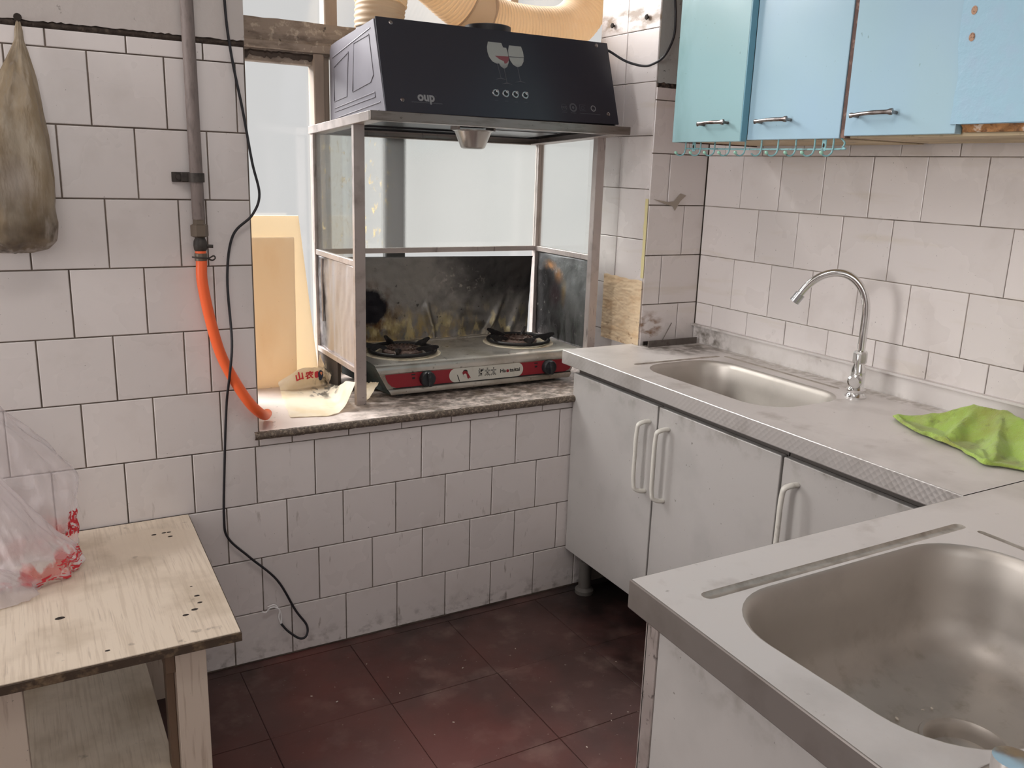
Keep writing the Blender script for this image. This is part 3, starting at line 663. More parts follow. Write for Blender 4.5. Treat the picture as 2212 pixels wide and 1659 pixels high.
for xx in (.25, 1.3):
    for yy in (-1.37, -1.80): lathe('foot', [(.026, 0), (.026, .012), (.018, .020), (.018, .085), (.030, .10)], 'pvc', NC, 16, Matrix.Translation((xx, yy, 0)))

# ------------------------------------------------------------------ taps
FA = thing('tap', 'chrome gooseneck tap standing at the corner of the far sink', 'tap', (1.303, -.733, ZC))
lathe('base', [(.0, .0), (.026, .0), (.0265, .004), (.022, .008), (.0205, .013), (.023, .016), (.023, .021), (.018, .026), (.0165, .034), (.017, .055), (.0165, .072), (.012, .086), (.012, .094)], 'chrome', FA, 28)
lathe('collar_nut', [(.0145, .086), (.0168, .090), (.0168, .112), (.0145, .117), (.010, .119)], 'chrome', FA, 8, smooth=20)
u = Vector((-.66, .75, 0)).normalized()
neck = [(0, 0, .11), (0, 0, .17)] + [tuple(u*s+Vector((0, 0, z-ZC))) for s, z in ((0, .985), (.004, 1.015), (.015, 1.043), (.034, 1.065), (.057, 1.077), (.082, 1.0785), (.107, 1.071), (.129, 1.056), (.146, 1.037), (.158, 1.018))]
tube('spout', crom(neck, 7), .0095, 'chrome', FA, 16)
e0, e1 = Vector(neck[-2]), Vector(neck[-1]); dr = (e1-e0).normalized()
tube('aerator', [e1-dr*.004, e1+dr*.020], .0125, 'button', FA, 18)
kd = Vector((-.80, -.40, 0)).normalized()
tube('valve_knob', [Vector((0, 0, .046)), Vector((0, 0, .046))+kd*.014, Vector((0, 0, .046))+kd*.0145, Vector((0, 0, .046))+kd*.034, Vector((0, 0, .046))+kd*.037], [.010, .010, .0165, .0165, .012], 'chrome', FA, 20, smooth=30)
tube('lever', crom([Vector((0, 0, .052))+kd*.026, Vector((0, 0, .075))+kd*.024, Vector((0, 0, .112))+kd*.022], 4), [.006]*4+[.0055]*4+[.0042], 'chrome', FA, 10)
NT2 = thing('tap', 'low chrome tap base at the front corner of the large near sink', 'tap', (.243, -1.768, ZC))
lathe('base', [(0, 0), (.027, 0), (.0275, .004), (.022, .010), (.018, .014), (.018, .030), (.0, .031)], 'chrome', NT2, 28)

# metal strip lying in the back corner of the far worktop
ST = thing('metal_strip', 'dull dark metal strip lying in the back corner of the far worktop', 'strip', (1.33, -.022, ZC))
boxes('channel_strip', [((-.128, -.016, .000), (.068, .013, .003)), ((-.128, -.016, .003), (.068, -.013, .020)), ((-.128, .010, .003), (.068, .013, .014))], 'dark_steel', ST)
tube('wire_stay', [(-.05, .0135, .012), (-.015, .0155, .066)], .0016, 'dark_steel', ST, 6)

# ------------------------------------------------------------------ green cloth
CT = Vector((1.232, -1.105, ZC))
ridges = [  # fold crests: start, end, height at both, steepness to either side
    ((-.012, .185), (.02, .120), .006, .026, .7, .5), ((.02, .120), (.050, .055), .026, .060, .75, .6), ((.050, .055), (.048, -.02), .060, .066, .9, .7),
    ((.050, .045), (-.052, .030), .060, .020, 1.1, .85), ((.048, -.02), (.03, -.11), .066, .052, .75, .7), ((.03, -.11), (.0, -.24), .052, .040, .7, .6),
    ((.048, -.01), (-.03, -.055), .064, .028, 1.0, .9), ((-.03, -.055), (-.105, -.095), .028, .010, .8, .7), ((.03, -.09), (-.06, -.15), .052, .022, .9, .9), ((-.068, .075), (-.078, .02), .009, .011, .9, .9), ((-.075, -.05), (-.135, -.10), .010, .008, .7, .7)]
def seg_d(x, y, a, b):
    dx, dy = b[0]-a[0], b[1]-a[1]; t = max(0, min(1, ((x-a[0])*dx+(y-a[1])*dy)/(dx*dx+dy*dy)))
    return math.hypot(x-a[0]-t*dx, y-a[1]-t*dy)
outl = [(-.014, .198), (-.045, .150), (-.072, .095), (-.082, .045), (-.098, -.02), (-.125, -.070), (-.142, -.100), (-.112, -.135), (-.085, -.21), (.0, -.25), (.08, -.18), (.10, -.09), (.105, .0), (.085, .08), (.045, .145), (.012, .19)]
outl = [tuple(v)[:2] for v in crom([(*p, 0) for p in outl+outl[:1]], 6)][:-1]
def clothfn(u_, v_):
    k = u_*len(outl); i = int(k) % len(outl); f = k-int(k); p, q = outl[i], outl[(i+1) % len(outl)]
    ex, ey = p[0]+(q[0]-p[0])*f, p[1]+(q[1]-p[1])*f; cx, cy = -.005, -.035
    r = 1-v_; x, y = cx+(ex-cx)*r, cy+(ey-cy)*r
    es = 0
    for a, b, ha, hb, sl_, sr_ in ridges:
        dx, dy = b[0]-a[0], b[1]-a[1]; t = max(0, min(1, ((x-a[0])*dx+(y-a[1])*dy)/(dx*dx+dy*dy)))
        d = math.hypot(x-a[0]-t*dx, y-a[1]-t*dy); side = (x-a[0])*dy-(y-a[1])*dx
        es += math.exp((ha+(hb-ha)*t-d*(sl_ if side > 0 else sr_))*260)
    h = max(0, math.log(es+1e-9)/260)
    h += (.0030*nz(x*34, y*34, 3)+.0030*abs(nz(x*18+3, y*40, 9))+.0015*nz(x*80, y*80, 2))*min(1, h/.015)
    edge = min(1, v_*5); lift = .006+.005*nz(ex*22, ey*22, 6)
    z = max(.0045, h*min(1, v_*12)+lift*(1-edge)*.7+.006*math.sin(min(1, v_*11)*PI))
    return CT+Vector((x+.004*nz(y*30, x*30, 4), y+.004*nz(x*30, y*30, 8), z))
c = grid('cleaning_cloth', clothfn, 150, 44, 'cloth', None, .0035, closed_u=True, smooth=180)
tag(c, 'crumpled lime green terry cloth on the far steel worktop', 'cloth')

# ------------------------------------------------------------------ wall cabinets
def pull(parent, x, y0, y1, z0, z1):
    a, b = Vector((x-.020, y0, z0)), Vector((x-.020, y1, z1)); m_ = (a+b)/2+Vector((-.005, 0, .001))
    bm = bmesh.new(); tube_bm(bm, crom([a+Vector((0, .003, 0)), a, m_, b, b+Vector((0, -.004, 0))], 5), [.0042]*6+[.0030]*5+[.0034]*4+[.0050]*6, 10, True, (1.35, .75))
    for p in (a, b): tube_bm(bm, [p, p+Vector((.020, 0, -.001))], .0036, 8)
    return link('handle', to_me('handle', bm), 'pull', parent, smooth=50)
UA = thing('wall_cabinet', 'blue wall cabinet with two doors beside the pier, hook rail below', 'cabinet')
boxes('carcass', [((1.134, -.748, 1.386), (1.41, -.214, 1.400)), ((1.134, -.748, 1.40), (1.41, -.735, 2.08)), ((1.134, -.226, 1.40), (1.41, -.214, 2.08)), ((1.40, -.735, 1.40), (1.41, -.226, 2.08)), ((1.134, -.748, 2.08), (1.41, -.214, 2.095))], 'cream_wood', UA)
d = box('door', (1.096, -.4645, 1.383), (1.116, -.2075, 2.09), 'cab_teal', UA, .0012); pull(d, 1.096, -.331, -.418, 1.4265, 1.4290)
box('edge_band', (1.0965, -.4672, 1.3835), (1.116, -.4643, 2.0895), 'cab_edge', d)
d = box('door', (1.1165, -.748, 1.387), (1.133, -.4675, 2.09), 'cab_blue', UA, .0012); pull(d, 1.1165, -.512, -.604, 1.4285, 1.4315)
box('edge_strip', (1.105, -.2085, 1.383), (1.41, -.2040, 2.09), 'brown_edge', UA)
UB = thing('wall_cabinet', 'pale blue wall cabinet with broken lower corner above the green cloth', 'cabinet')
boxes('carcass', [((1.134, -1.70, 1.388), (1.41, -.764, 1.402)), ((1.134, -1.70, 1.40), (1.41, -1.686, 2.08)), ((1.40, -1.686, 1.40), (1.41, -.766, 2.08)), ((1.134, -1.70, 2.08), (1.41, -.752, 2.095))], 'cream_wood', UB)
box('side_panel', (1.1185, -.7640, 1.388), (1.40, -.7505, 2.085), 'brown_edge', UB)
d = box('door', (1.1105, -1.0275, 1.3915), (1.133, -.7655, 2.09), 'cab_blue', UB, .0012); pull(d, 1.1105, -.797, -.892, 1.4325, 1.4365)
d = thing('door', None, None); d.parent = UB
pe = []
for i in range(61):
    z = 1.409+.681*i/60; pe.append((-1.019+.003*nz(z*9, 2)+.002*nz(z*40, 5)+.008*max(0, min(1, (z-1.50)/.05)), z))
out = [(-1.60, 1.412), (-1.30, 1.411)]+pe+[(-1.60, 2.09)]
poly_extrude('peeling_sheet', [(-y, z) for y, z in out], .0055, 'cab_peel', d, frame_mtx((1.1120, 0, 0), (0, -1, 0), (0, 0, 1)), bev=0)
box('door_core', (1.1125, -1.60, 1.4085), (1.133, -1.030, 2.085), 'cab_blue', d)
def chipfn(u_, v_):
    y = -1.034-.56*u_; z = 1.3945+.0165*v_
    return (1.1165+.006*nz(y*40, z*90, 1)+.004*nz(y*120, z*200, 4)+.008*(1-v_), y, z)
grid('broken_edge', chipfn, 140, 7, 'chip', d, smooth=30)
for y, z in ((-1.0345, 1.612), (-1.0375, 1.565)):
    lathe('screw_hole', [(0, 0), (.0052, 0), (.0062, .0006), (.0050, .0010)], 'bare_wood', d, 12, Matrix.Translation((1.1064, y, z)) @ Matrix.Rotation(-PI/2, 4, 'Y') @ Matrix.Scale(1.3, 4, (1, 0, 0)))
# hook rail
HR = thing('hook_rail', 'pale blue wire rail of ten hooks under the wall cabinet', 'hook rail')
tube('rail_bar', crom([(1.1275, -.228, 1.368), (1.1275, -.45, 1.3655), (1.1275, -.735, 1.3645), (1.1275, -.752, 1.3685), (1.1275, -.757, 1.378), (1.1275, -.748, 1.3865)], 5), .0021, 'hook_blue', HR, 8)
bmh = bmesh.new(); tube_bm(bmh, crom([(0, 0, .026), (0, 0, .006), (-.002, .001, -.006), (-.009, .004, -.0125), (-.017, .008, -.0125), (-.0225, .0105, -.008)], 5), .0020, 8); HM = to_me('hook', bmh); HM.materials.append(M['hook_blue'])
bmh = bmesh.new(); bmesh.ops.create_icosphere(bmh, subdivisions=2, radius=.0042, matrix=Matrix.Translation((-.0235, .011, -.0065)) @ Matrix.Scale(1.25, 4, (.6, -.3, -.7))); TM = to_me('tip', bmh); TM.materials.append(M['hook_tip'])
for me in (HM, TM):
    for p in me.polygons: p.use_smooth = True
for i, y in enumerate((-.232, -.292, -.346, -.401, -.456, -.511, -.565, -.620, -.676, -.729)):
    o = link('hook', HM, None, HR, (1.1245, y, 1.3625)); o.rotation_euler = (0, 0, random.uniform(-.25, .25))
    if i != 5: link('tip', TM, None, o)
for y in (-.262, -.7005):
    bm = bmesh.new(); box_bm(bm, (1.1262, y-.006, 1.3605), (1.1292, y+.006, 1.3858), .001); o = link('bracket', to_me('bracket', bm), 'hook_blue', HR)
    lathe('keyhole', [(0, 0), (.0026, 0), (.0026, .0006)], 'hole', o, 10, Matrix.Translation((1.1261, y, 1.3730)) @ Matrix.Rotation(-PI/2, 4, 'Y') @ Matrix.Scale(1.8, 4, (1, 0, 0)))

# ------------------------------------------------------------------ stove guard (aluminium and glass enclosure)
ZS = .640
GD = thing('stove_guard', 'aluminium and glass guard standing around the gas stove on the sill', 'stove guard', (0, 0, 0))
PX0, PX1, PY0, PY1 = .313, 1.117, .128, .505
def post(x0, y0, x1, y1, z0=ZS, z1=1.402, m='alu', **k): return box('post', (x0, y0, z0), (x1, y1, z1), m, GD, .0012, **k)
post(PX0, PY0, PX0+.030, PY0+.018); post(PX1-.030, PY0, PX1, PY0+.024, z0=.66); post(PX0, PY1-.022, PX0+.024, PY1, z0=ZS); post(PX1-.022, PY1-.022, PX1, PY1, z0=ZS)
tag(GD.children[-1], 'stained corner post')
# corner post feet ends are capped darker
def rail(lo, hi, m='alu'): return box('rail', lo, hi, m, GD, .001)
rail((PX0+.002, PY0+.018, 1.028), (PX0+.016, PY1-.022, 1.044)); rail((PX0+.002, PY0+.018, .730), (PX0+.018, PY1-.022, .746))
rail((PX1-.018, PY0+.024, 1.026), (PX1-.002, PY1-.022, 1.043)); rail((PX1-.018, PY0+.024, .722), (PX1-.004, PY1-.022, .736))
rail((PX0+.024, PY1-.018, 1.027), (PX1-.022, PY1-.004, 1.043)); rail((PX0+.024, PY1-.018, .722), (PX1-.022, PY1-.004, .736))
# tilted rim on top
def rim(): 
    bm = bmesh.new(); sh = Matrix.Rotation(0, 4, 'X')
    tl = Matrix.Translation((0, 0, 0)); k = .05
    def bar(lo, hi):
        vs = box_bm(bm, lo, hi, .001)
        for v in vs: v.co.z -= k*v.co.y
    return bm, bar
def rimbar(lo, hi, m):
    bm, bar = rim(); bar(lo, hi); return link('rim_bar', to_me('rim_bar', bm), m, GD)
rimbar((.309, -.004, 1.4055), (1.108, .010, 1.4285), 'alu_dark'); rimbar((.309, .010, 1.4055), (.321, .512, 1.4285), 'alu')
rimbar((1.098, .010, 1.4055), (1.108, .512, 1.4285), 'alu'); rimbar((.321, .500, 1.4055), (1.098, .512, 1.4285), 'alu')
rimbar((.321, .010, 1.4055), (.350, .500, 1.4085), 'alu'); rimbar((1.060, .010, 1.4055), (1.098, .500, 1.4085), 'alu'); rimbar((.350, .010, 1.4055), (1.06, .024, 1.4085), 'alu'); rimbar((.350, .478, 1.4045), (1.06, .500, 1.4085), 'alu_dark')
# glass and metal infill
box('glass_pane', (PX0+.006, PY0+.018, 1.044), (PX0+.011, PY1-.022, 1.3995), 'frost_side', GD)
box('glass_pane', (PX1-.012, PY0+.024, 1.043), (PX1-.007, PY1-.022, 1.3995), 'frost_side', GD)
box('glass_pane', (PX0+.024, PY1-.012, 1.043), (PX1-.022, PY1-.007, 1.394), 'frost', GD)
# white-green stained strip in the lower half of the left pane
def lsheet(u, v):
    y = PY0+.018+(PY1-.022-PY0-.018)*u; z = .746+.282*v
    return (PX0+.0095+.0035*nz(y*14, z*7, 1)+.002*nz(y*40, z*16, 4)+.004*math.exp(-((y-.36)/.02)**2), y, z)
o = grid('metal_sheet', lsheet, 60, 36, 'sheet_left', GD, .0012, smooth=180); tag(o, 'smeared shiny steel sheet')
tube('trim_rod', [(PX0+.006, .438, 1.02), (PX0+.006, .436, .83)], .003, 'alu', GD, 8)
def bsheet(u, v):
    z = .742+.281*v - (.004+.010*u)*v; x = .340+(1.086-.012*(1-v)**.5-.340)*u
    low = max(0, 1-v/.52); y = .4835-.0012*v
    fold = 0
    for fx, lean, w, a in ((.70, .02, .014, .022), (.935, -.05, .017, .020), (.80, .01, .03, .008), (1.02, -.03, .02, .010), (.62, .03, .03, .006)):
        dd = x-(fx-lean*(z-.79)/.1); fold += a*math.exp(-(dd/w)**2)*(1 if dd < 0 else math.exp(-dd/.006) if a > .015 else 1)
    y -= fold*min(1, low*1.5)+.004*low*nz(x*22, z*14, 2)+.003*nz(x*9, z*9, 5)+.0016*nz(x*40, z*40, 8)
    return (x, y, z)
o = grid('metal_sheet', bsheet, 150, 60, 'sheet_back', GD, .0010, smooth=180); tag(o, 'crumpled greasy steel sheet with burnt patch')
def rsheet(u, v):
    y = PY0+.024+(PY1-.022-PY0-.024)*u; z = .736+.290*v
    return (PX1-.009+.0022*nz(y*10, z*7, 3)+.0012*nz(y*40, z*40, 6), y, z)
o = grid('metal_sheet', rsheet, 50, 40, 'sheet_right', GD, .0012, smooth=180); tag(o, 'heat tinted steel sheet')
lo = boxes('lower_board', [((PX0+.004, .30, ZS+.001), (PX0+.014, PY1-.022, .730))], 'wood_dark', GD)

# ------------------------------------------------------------------ range hood
HD = thing('range_hood', 'black glass front range hood with grey metal sides resting on the guard', 'range hood', (0, 0, 0))
HX0, HX1 = .3765, 1.1045
prof = [(.063, 1.4270), (.148, 1.665), (.44, 1.6395), (.492, 1.6335), (.507, 1.618), (.507, 1.4045)]
def side_poly(name, x0, x1, m, pr=prof, bev=0):
    bm = bmesh.new(); A = [bm.verts.new((x0, y, z)) for y, z in pr]; B = [bm.verts.new((x1, y, z)) for y, z in pr]; n = len(pr)
    bm.faces.new(A); bm.faces.new(B[::-1])
    for i in range(n): bm.faces.new((A[i], A[(i+1) % n], B[(i+1) % n], B[i]))
    if bev:
        bmesh.ops.recalc_face_normals(bm, faces=bm.faces[:]); bmesh.ops.bevel(bm, geom=bm.edges[:], offset=bev, segments=2, affect='EDGES')
    return link(name, to_me(name, bm), m, HD)
sl = side_poly('side_panel', HX0, HX0+.004, 'hood_side', bev=.001); sr = side_poly('side_panel', HX1-.004, HX1, 'hood_side', bev=.001)
# pressed outlines on the side panels
def sp(a, b):  # a along depth 0..1, b along height 0..1
    y0 = .063+(.148-.063)*b; zt = 1.665-.088*(y0+(.507-y0)*a-.148); zb = 1.430-.036*a
    return (y0+(.507-y0)*a, zb+(min(zt, 1.665)-zb)*b)
shapes = [[(.12, .86), (.44, .86), (.52, .34), (.18, .36), (.12, .42)], [(.56, .80), (.90, .72), (.90, .32), (.64, .32)], [(.08, .92), (.93, .84)], [(.13, .24), (.90, .24)], [(.90, .20), (.13, .19), (.13, .24)], [(.06, .12), (.88, .12)], [(.10, .04), (.70, .05)]]
for pnl, xs in ((sl, HX0-.0003), (sr, HX1+.0003)):
    bm = bmesh.new()
    for i, s in enumerate(shapes):
        q = [(xs, *sp(a, b)) for a, b in (s+s[:1] if i < 2 else s)]; tube_bm(bm, q, .0017, 6)
    link('pressed_outline', to_me('pressed_outline', bm), 'hood_side', pnl, smooth=60)
side_poly('shell', HX0+.004, HX1-.004, 'hood_dark', [(.066, 1.4285), (.149, 1.6635), (.44, 1.638), (.492, 1.632), (.5055, 1.617), (.5055, 1.406), (.47, 1.408), (.44, 1.50), (.15, 1.50), (.10, 1.4285)])
def tray(name, lst, m):
    bm = bmesh.new()
    for lo, hi in lst: box_bm(bm, lo, hi)
    for v in bm.verts: v.co.z -= .05*v.co.y
    return link(name, to_me(name, bm), m, HD)
tray('grease_tray', [((HX0+.004, .066, 1.4262), (HX1-.004, .212, 1.4292)), ((HX0+.004, .212, 1.4262), (.672, .258, 1.4292)), ((.760, .212, 1.4262), (HX1-.004, .258, 1.4292)), ((HX0+.004, .258, 1.4262), (HX1-.004, .500, 1.4292))], 'hood_dark')
tray('filter_plate', [((.80, .27, 1.4242), (1.03, .47, 1.4262))], 'hood_filter')
tray('tray_lip', [((.40, .455, 1.4215), (1.05, .461, 1.4262)), ((.40, .36, 1.4215), (.80, .3645, 1.4262))], 'hood_dark')
FO = Vector((HX0, .0590, 1.4320)); FU = Vector((0, .078, .234)).normalized(); FN = Vector((1, 0, 0)).cross(FU)   # FN points to the room
if FN.y > 0: FN = -FN
HF = frame_mtx(FO, (1, 0, 0), FU)        # local x right, y up the slope, z towards the room
def P(x, t, d=0): return FO+Vector((x-HX0, 0, 0))+FU*t+Vector(HF.col[2][:3])*d
fp = poly_extrude('front_panel', [(-.002, -.002), (HX1-HX0+.004, .004), (HX1-HX0+.0005, .2505), (-.001, .2475)], .005, 'hood_glass', HD, HF, bev=.0008)
fd = .0054
def flat(name, pts, m, parent, d=fd, t=.0003): return poly_extrude(name, [(x-HX0, y) for x, y in pts], t, m, parent, HF @ Matrix.Translation((0, 0, d)))
def ell(cx, cy, rx, ry, a0=0, a1=360, n=20): return [(cx+rx*math.cos(math.radians(a0+(a1-a0)*i/n)), cy+ry*math.sin(math.radians(a0+(a1-a0)*i/n))) for i in range(n+(a1-a0 < 360))]
def wineglass(cx, cy, w, dx, lean, fill_red=False):
    # bowl, stem and foot printed flat
    bowl = [(cx-w*.78, cy+.029), (cx+w*.80, cy+.029), (cx+w*.98, cy+.014), (cx+w, cy+.0), (cx+w*.88, cy-.014), (cx+w*.55, cy-.026), (cx+w*.1, cy-.031), (cx-w*.1, cy-.031), (cx-w*.55, cy-.026), (cx-w*.88, cy-.014), (cx-w, cy), (cx-w*.98, cy+.014)]
    o = flat('glass_print', bowl, 'print_white', fp, fd+random.uniform(0, .0002))
    flat('stem_print', [(cx-.0011, cy-.031), (cx+.0011, cy-.031), (cx+dx+.0009, cy-.070), (cx+dx+.018, cy-.0755), (cx+dx, cy-.0735), (cx+dx-.018, cy-.0765), (cx+dx-.0009, cy-.070)], 'print_dim', o)
    return o
wineglass(.7385, .172, .0185, .003, 0); wineglass(.7185, .184, .0265, .006, 0)
o = wineglass(.7825, .180, .0245, .003, 0)
flat('wine_print', [(.7145, .1745), (.7575, .1765), (.7565, .166), (.750, .157), (.742, .1545), (.740, .162), (.727, .166)], 'print_red', fp, fd+.0006)
flat('wine_line', [(.759, .1770), (.8065, .1782), (.8065, .1768), (.759, .1752)], 'print_dim', fp, fd+.0006)
for x in (.7017, .7328, .7635, .7949):
    mt = Matrix.Translation(P(x, .0692, .004)) @ HF.to_3x3().to_4x4()
    b = lathe('button', [(.0105, 0), (.0105, .003), (.0095, .0042), (.0068, .0042), (.0062, .0030), (0, .0030)], 'button', HD, 24, mt, smooth=30)
    lathe('button_dot', [(.0044, .0030), (.0044, .0052), (.0036, .0058), (0, .0058)], 'button', b, 14, mt @ Matrix.Translation((.0048, .0046, 0)))
    lathe('button_face', [(.0066, .0031), (.0064, .0034), (0, .0034)], 'hood_dark', b, 18, mt)
    flat('button_caption', [(x-.0055, .0475), (x+.0055, .048), (x+.0055, .0492), (x-.0055, .0487)], 'print_dim', fp)
text_mesh('brand_lettering', 'oup', .0335, 'print', fp, Matrix.Translation(P(.4905, .0425, fd)) @ HF.to_3x3().to_4x4(), offset=.0012, width=.049)
text_mesh('registered_mark', '®', .006, 'print_dim', fp, Matrix.Translation(P(.519, .0455, fd)) @ HF.to_3x3().to_4x4())
bm = bmesh.new(); q = .4480
while q < .535:
    w = random.uniform(.0012, .0026); box_bm(bm, (q-HX0, .0255+.0008*random.random(), fd), (q-HX0+w, .0288, fd+.0003)); q += w+.0009
bm.transform(HF); link('small_print_line', to_me('small_print_line', bm), 'print_dim', fp)
def ring(name, x, t, r, rw, m, parent, n=28, wob=0):
    bm = bmesh.new(); A, B = [], []
    for i in range(n):
        a = 2*PI*i/n; k = 1+wob*(i % 2)
        A.append(bm.verts.new((x-HX0+r*k*math.cos(a), t+r*k*math.sin(a), fd+.0003))); B.append(bm.verts.new((x-HX0+(r-rw)*math.cos(a), t+(r-rw)*math.sin(a), fd+.0003)))
    for i in range(n): bm.faces.new((A[i], A[(i+1) % n], B[(i+1) % n], B[i]))
    bm.transform(HF); return link(name, to_me(name, bm), m, parent)
ring('badge', .9206, .0437, .0098, .0009, 'print_dim', fp)
text_mesh('badge_lettering', 'CCC', .0085, 'print_dim', fp, Matrix.Translation(P(.9206, .0437, fd)) @ HF.to_3x3().to_4x4(), offset=.0003)
ring('badge', .9518, .0449, .0124, .0042, 'print_dim', fp, 32, .07)
flat('badge', ell(.9518, .0449, .0042, .0042), 'print_dim', fp)
flat('badge', [(.9745, .0548), (.9955, .0553), (.9955, .0543), (.9755, .0538), (.9755, .0372), (.9955, .0377), (.9955, .0367), (.9745, .0362)], 'print_dim', fp); ring('badge', .985, .0460, .0055, .0011, 'print_dim', fp)
ring('badge', 1.0223, .0465, .0090, .0024, 'print', fp); flat('badge', [(1.0178, .0440), (1.0268, .0445), (1.0268, .0427), (1.0178, .0422)], 'print_dim', fp)
for x0, x1, t in ((.9135, .928, .0295), (.942, .960, .0292), (.9745, 1.0455, .0298)):
    bm = bmesh.new(); q = x0
    while q < x1: w = random.uniform(.0012, .0024); box_bm(bm, (q-HX0, t-.0012, fd), (q-HX0+w, t+.0006, fd+.0002)); q += w+.0010
    bm.transform(HF); link('badge_caption', to_me('badge_caption', bm), 'print_dim', fp)
for x, t in ((.4165, .2350), (1.0636, .2390), (1.0744, .0331), (.4229, .0311)):
    mt = Matrix.Translation(P(x, t, .0045)) @ HF.to_3x3().to_4x4()
    s = lathe('screw', [(.0058, 0), (.0056, .0012), (.0036, .0022), (.0028, .0014), (0, .0014)], 'pull', HD, 16, mt)
# oil cup
mt = Matrix.Translation((.716, .235, 0))
lathe('oil_cup', [(0, 1.3525), (.028, 1.3525), (.033, 1.3545), (.0365, 1.358), (.0525, 1.3975), (.0545, 1.4015), (.0605, 1.4035), (.0605, 1.4055), (.0525, 1.4050), (.050, 1.398), (.034, 1.360), (.0, 1.358)], 'cup', HD, 40, mt)
boxes('cup_holder', [((.655, .21, 1.4045), (.661, .26, 1.4155)), ((.771, .21, 1.4045), (.777, .26, 1.4155))], 'alu', HD)
# outlets
lathe('outlet_collar', [(.072, 1.638), (.072, 1.648), (.066, 1.650), (.066, 1.682), (.064, 1.684), (.062, 1.65)], 'collar_grey', HD, 36, Matrix.Translation((.470, .345, 0)))
lathe('outlet_collar', [(.074, 1.645), (.074, 1.654), (.066, 1.658), (.066, 1.692), (.061, 1.694), (.058, 1.690), (.0, 1.688)], 'collar', HD, 36, Matrix.Translation((.757, .235, 0)))

# ------------------------------------------------------------------ exhaust duct
def corr_tube(name, ctrl, r, m, parent=None, pitch=.0115, amp=.0046, seg=28):
    dense = crom(ctrl, 30); L = [0]
    for a, b in zip(dense, dense[1:]): L.append(L[-1]+(b-a).length)
    n = int(L[-1]/(pitch/4)); pts = []; rad = []; j = 0
    for i in range(n+1):
        s = L[-1]*i/n
        while j < len(L)-2 and L[j+1] < s: j += 1
        f = (s-L[j])/max(1e-9, L[j+1]-L[j]); pts.append(dense[j].lerp(dense[j+1], f)); rad.append(r+amp*math.sin(2*PI*s/pitch))
    return tube(name, pts, rad, m, parent, seg, cap=False, smooth=180)
DU = thing('exhaust_duct', 'cream corrugated exhaust duct looping over the range hood', 'duct')
corr_tube('duct_hose', [(.470, .345, 1.672), (.470, .345, 1.700), (.474, .347, 1.735)], .0695, 'duct_sleeve', DU, .012, .0016)
corr_tube('duct_hose', [(.474, .347, 1.735), (.484, .355, 1.785), (.515, .37, 1.835), (.575, .385, 1.858), (.645, .395, 1.838), (.715, .405, 1.800), (.770, .41, 1.772)], .070, 'duct', DU)
tube('duct_sleeve', crom([(.765, .41, 1.7745), (.80, .412, 1.757), (.838, .415, 1.742)], 6), .0735, 'duct_sleeve', DU, 36, cap=False, smooth=180)
corr_tube('duct_hose', [(.832, .415, 1.7445), (.89, .418, 1.733), (.97, .42, 1.728), (1.06, .422, 1.731), (1.14, .424, 1.748), (1.205, .428, 1.80), (1.238, .43, 1.88), (1.248, .43, 1.98), (1.25, .43, 2.10)], .0705, 'duct', DU)

# hood power cord
PC = tube('power_cord', crom([(1.104, .16, 1.656), (1.120, .145, 1.652), (1.149, .098, 1.622), (1.172, .042, 1.6055), (1.185, .008, 1.610), (1.203, -.018, 1.632), (1.231, -.018, 1.684), (1.234, -.016, 1.74), (1.229, -.014, 1.80), (1.225, -.012, 1.95), (1.225, -.012, 2.3)], 8), .0036, 'cable', None, 8)
tag(PC, 'black power cord curving from the hood past the pier', 'cord')

# ------------------------------------------------------------------ gas stove
SV = thing('gas_stove', 'greasy two burner gas stove with red front band on the sill', 'gas stove')
SX0, SX1, SY0, SY1, SZ = .384, 1.086, .158, .462, .742
bm = bmesh.new()
NXS = 40
def ft(x): return (x-.735)/.351
prof_s = [(SY1, .655), (SY1, SZ-.006), (SY1-.006, SZ), (SY0+.030, SZ-.001), (SY0+.014, SZ-.0025), (SY0+.005, SZ-.008), (SY0+.001, SZ-.018), (SY0, SZ-.026), (SY0+.0035, SZ-.030), (SY0+.006, .670), (SY0-.001, .667), (SY0-.004, .661), (SY0-.002, .6525), (SY0+.010, .6500)]
rings = []
for y, z in prof_s:
    t = max(0, min(1, (SZ-.010-z)/.085)); ins = .047*t if y < .30 else .0
    rings.append([bm.verts.new((SX0+ins+(SX1-SX0-2*ins)*i/NXS, y, z)) for i in range(NXS+1)])
for a, b in zip(rings, rings[1:]):
    for i in range(NXS): bm.faces.new((a[i], a[i+1], b[i+1], b[i]))
link('body', to_me('body', bm), 'stove', SV, smooth=40)
for sgn, x in ((1, SX0+.001), (-1, SX1-.001)):
    bm = bmesh.new(); f = bm.faces.new([bm.verts.new((x+sgn*(.047*max(0, min(1, (SZ-.010-z)/.085)) if y < .3 else 0), y, z)) for y, z in prof_s]); link('side_skirt', to_me('side_skirt', bm), 'stove_side', SV)
box('back_ledge', (SX0+.01, SY1-.020, SZ-.001), (SX1-.01, SY1, SZ+.006), 'stove', SV, .002)
for x in (.47, 1.0):
    for y in (.20, .42): lathe('foot', [(.014, ZS+.0005), (.014, .652)], 'knob', SV, 12, Matrix.Translation((x, y, 0)))
box('drip_panel', (.45, SY0+.03, .648), (1.02, SY1-.01, .6535), 'wood_dark', SV)
yf = SY0+.0035
def fpoly(name, pts, m, parent, d=.0): return poly_extrude(name, [(x, z) for x, z in pts], .0007, m, parent, frame_mtx((0, yf-d, 0), (1, 0, 0), (0, .075, 1)) if False else Matrix(((1, 0, 0, 0), (0, 0, -1, yf-d), (0, 1, 0, 0), (0, 0, 0, 1))))
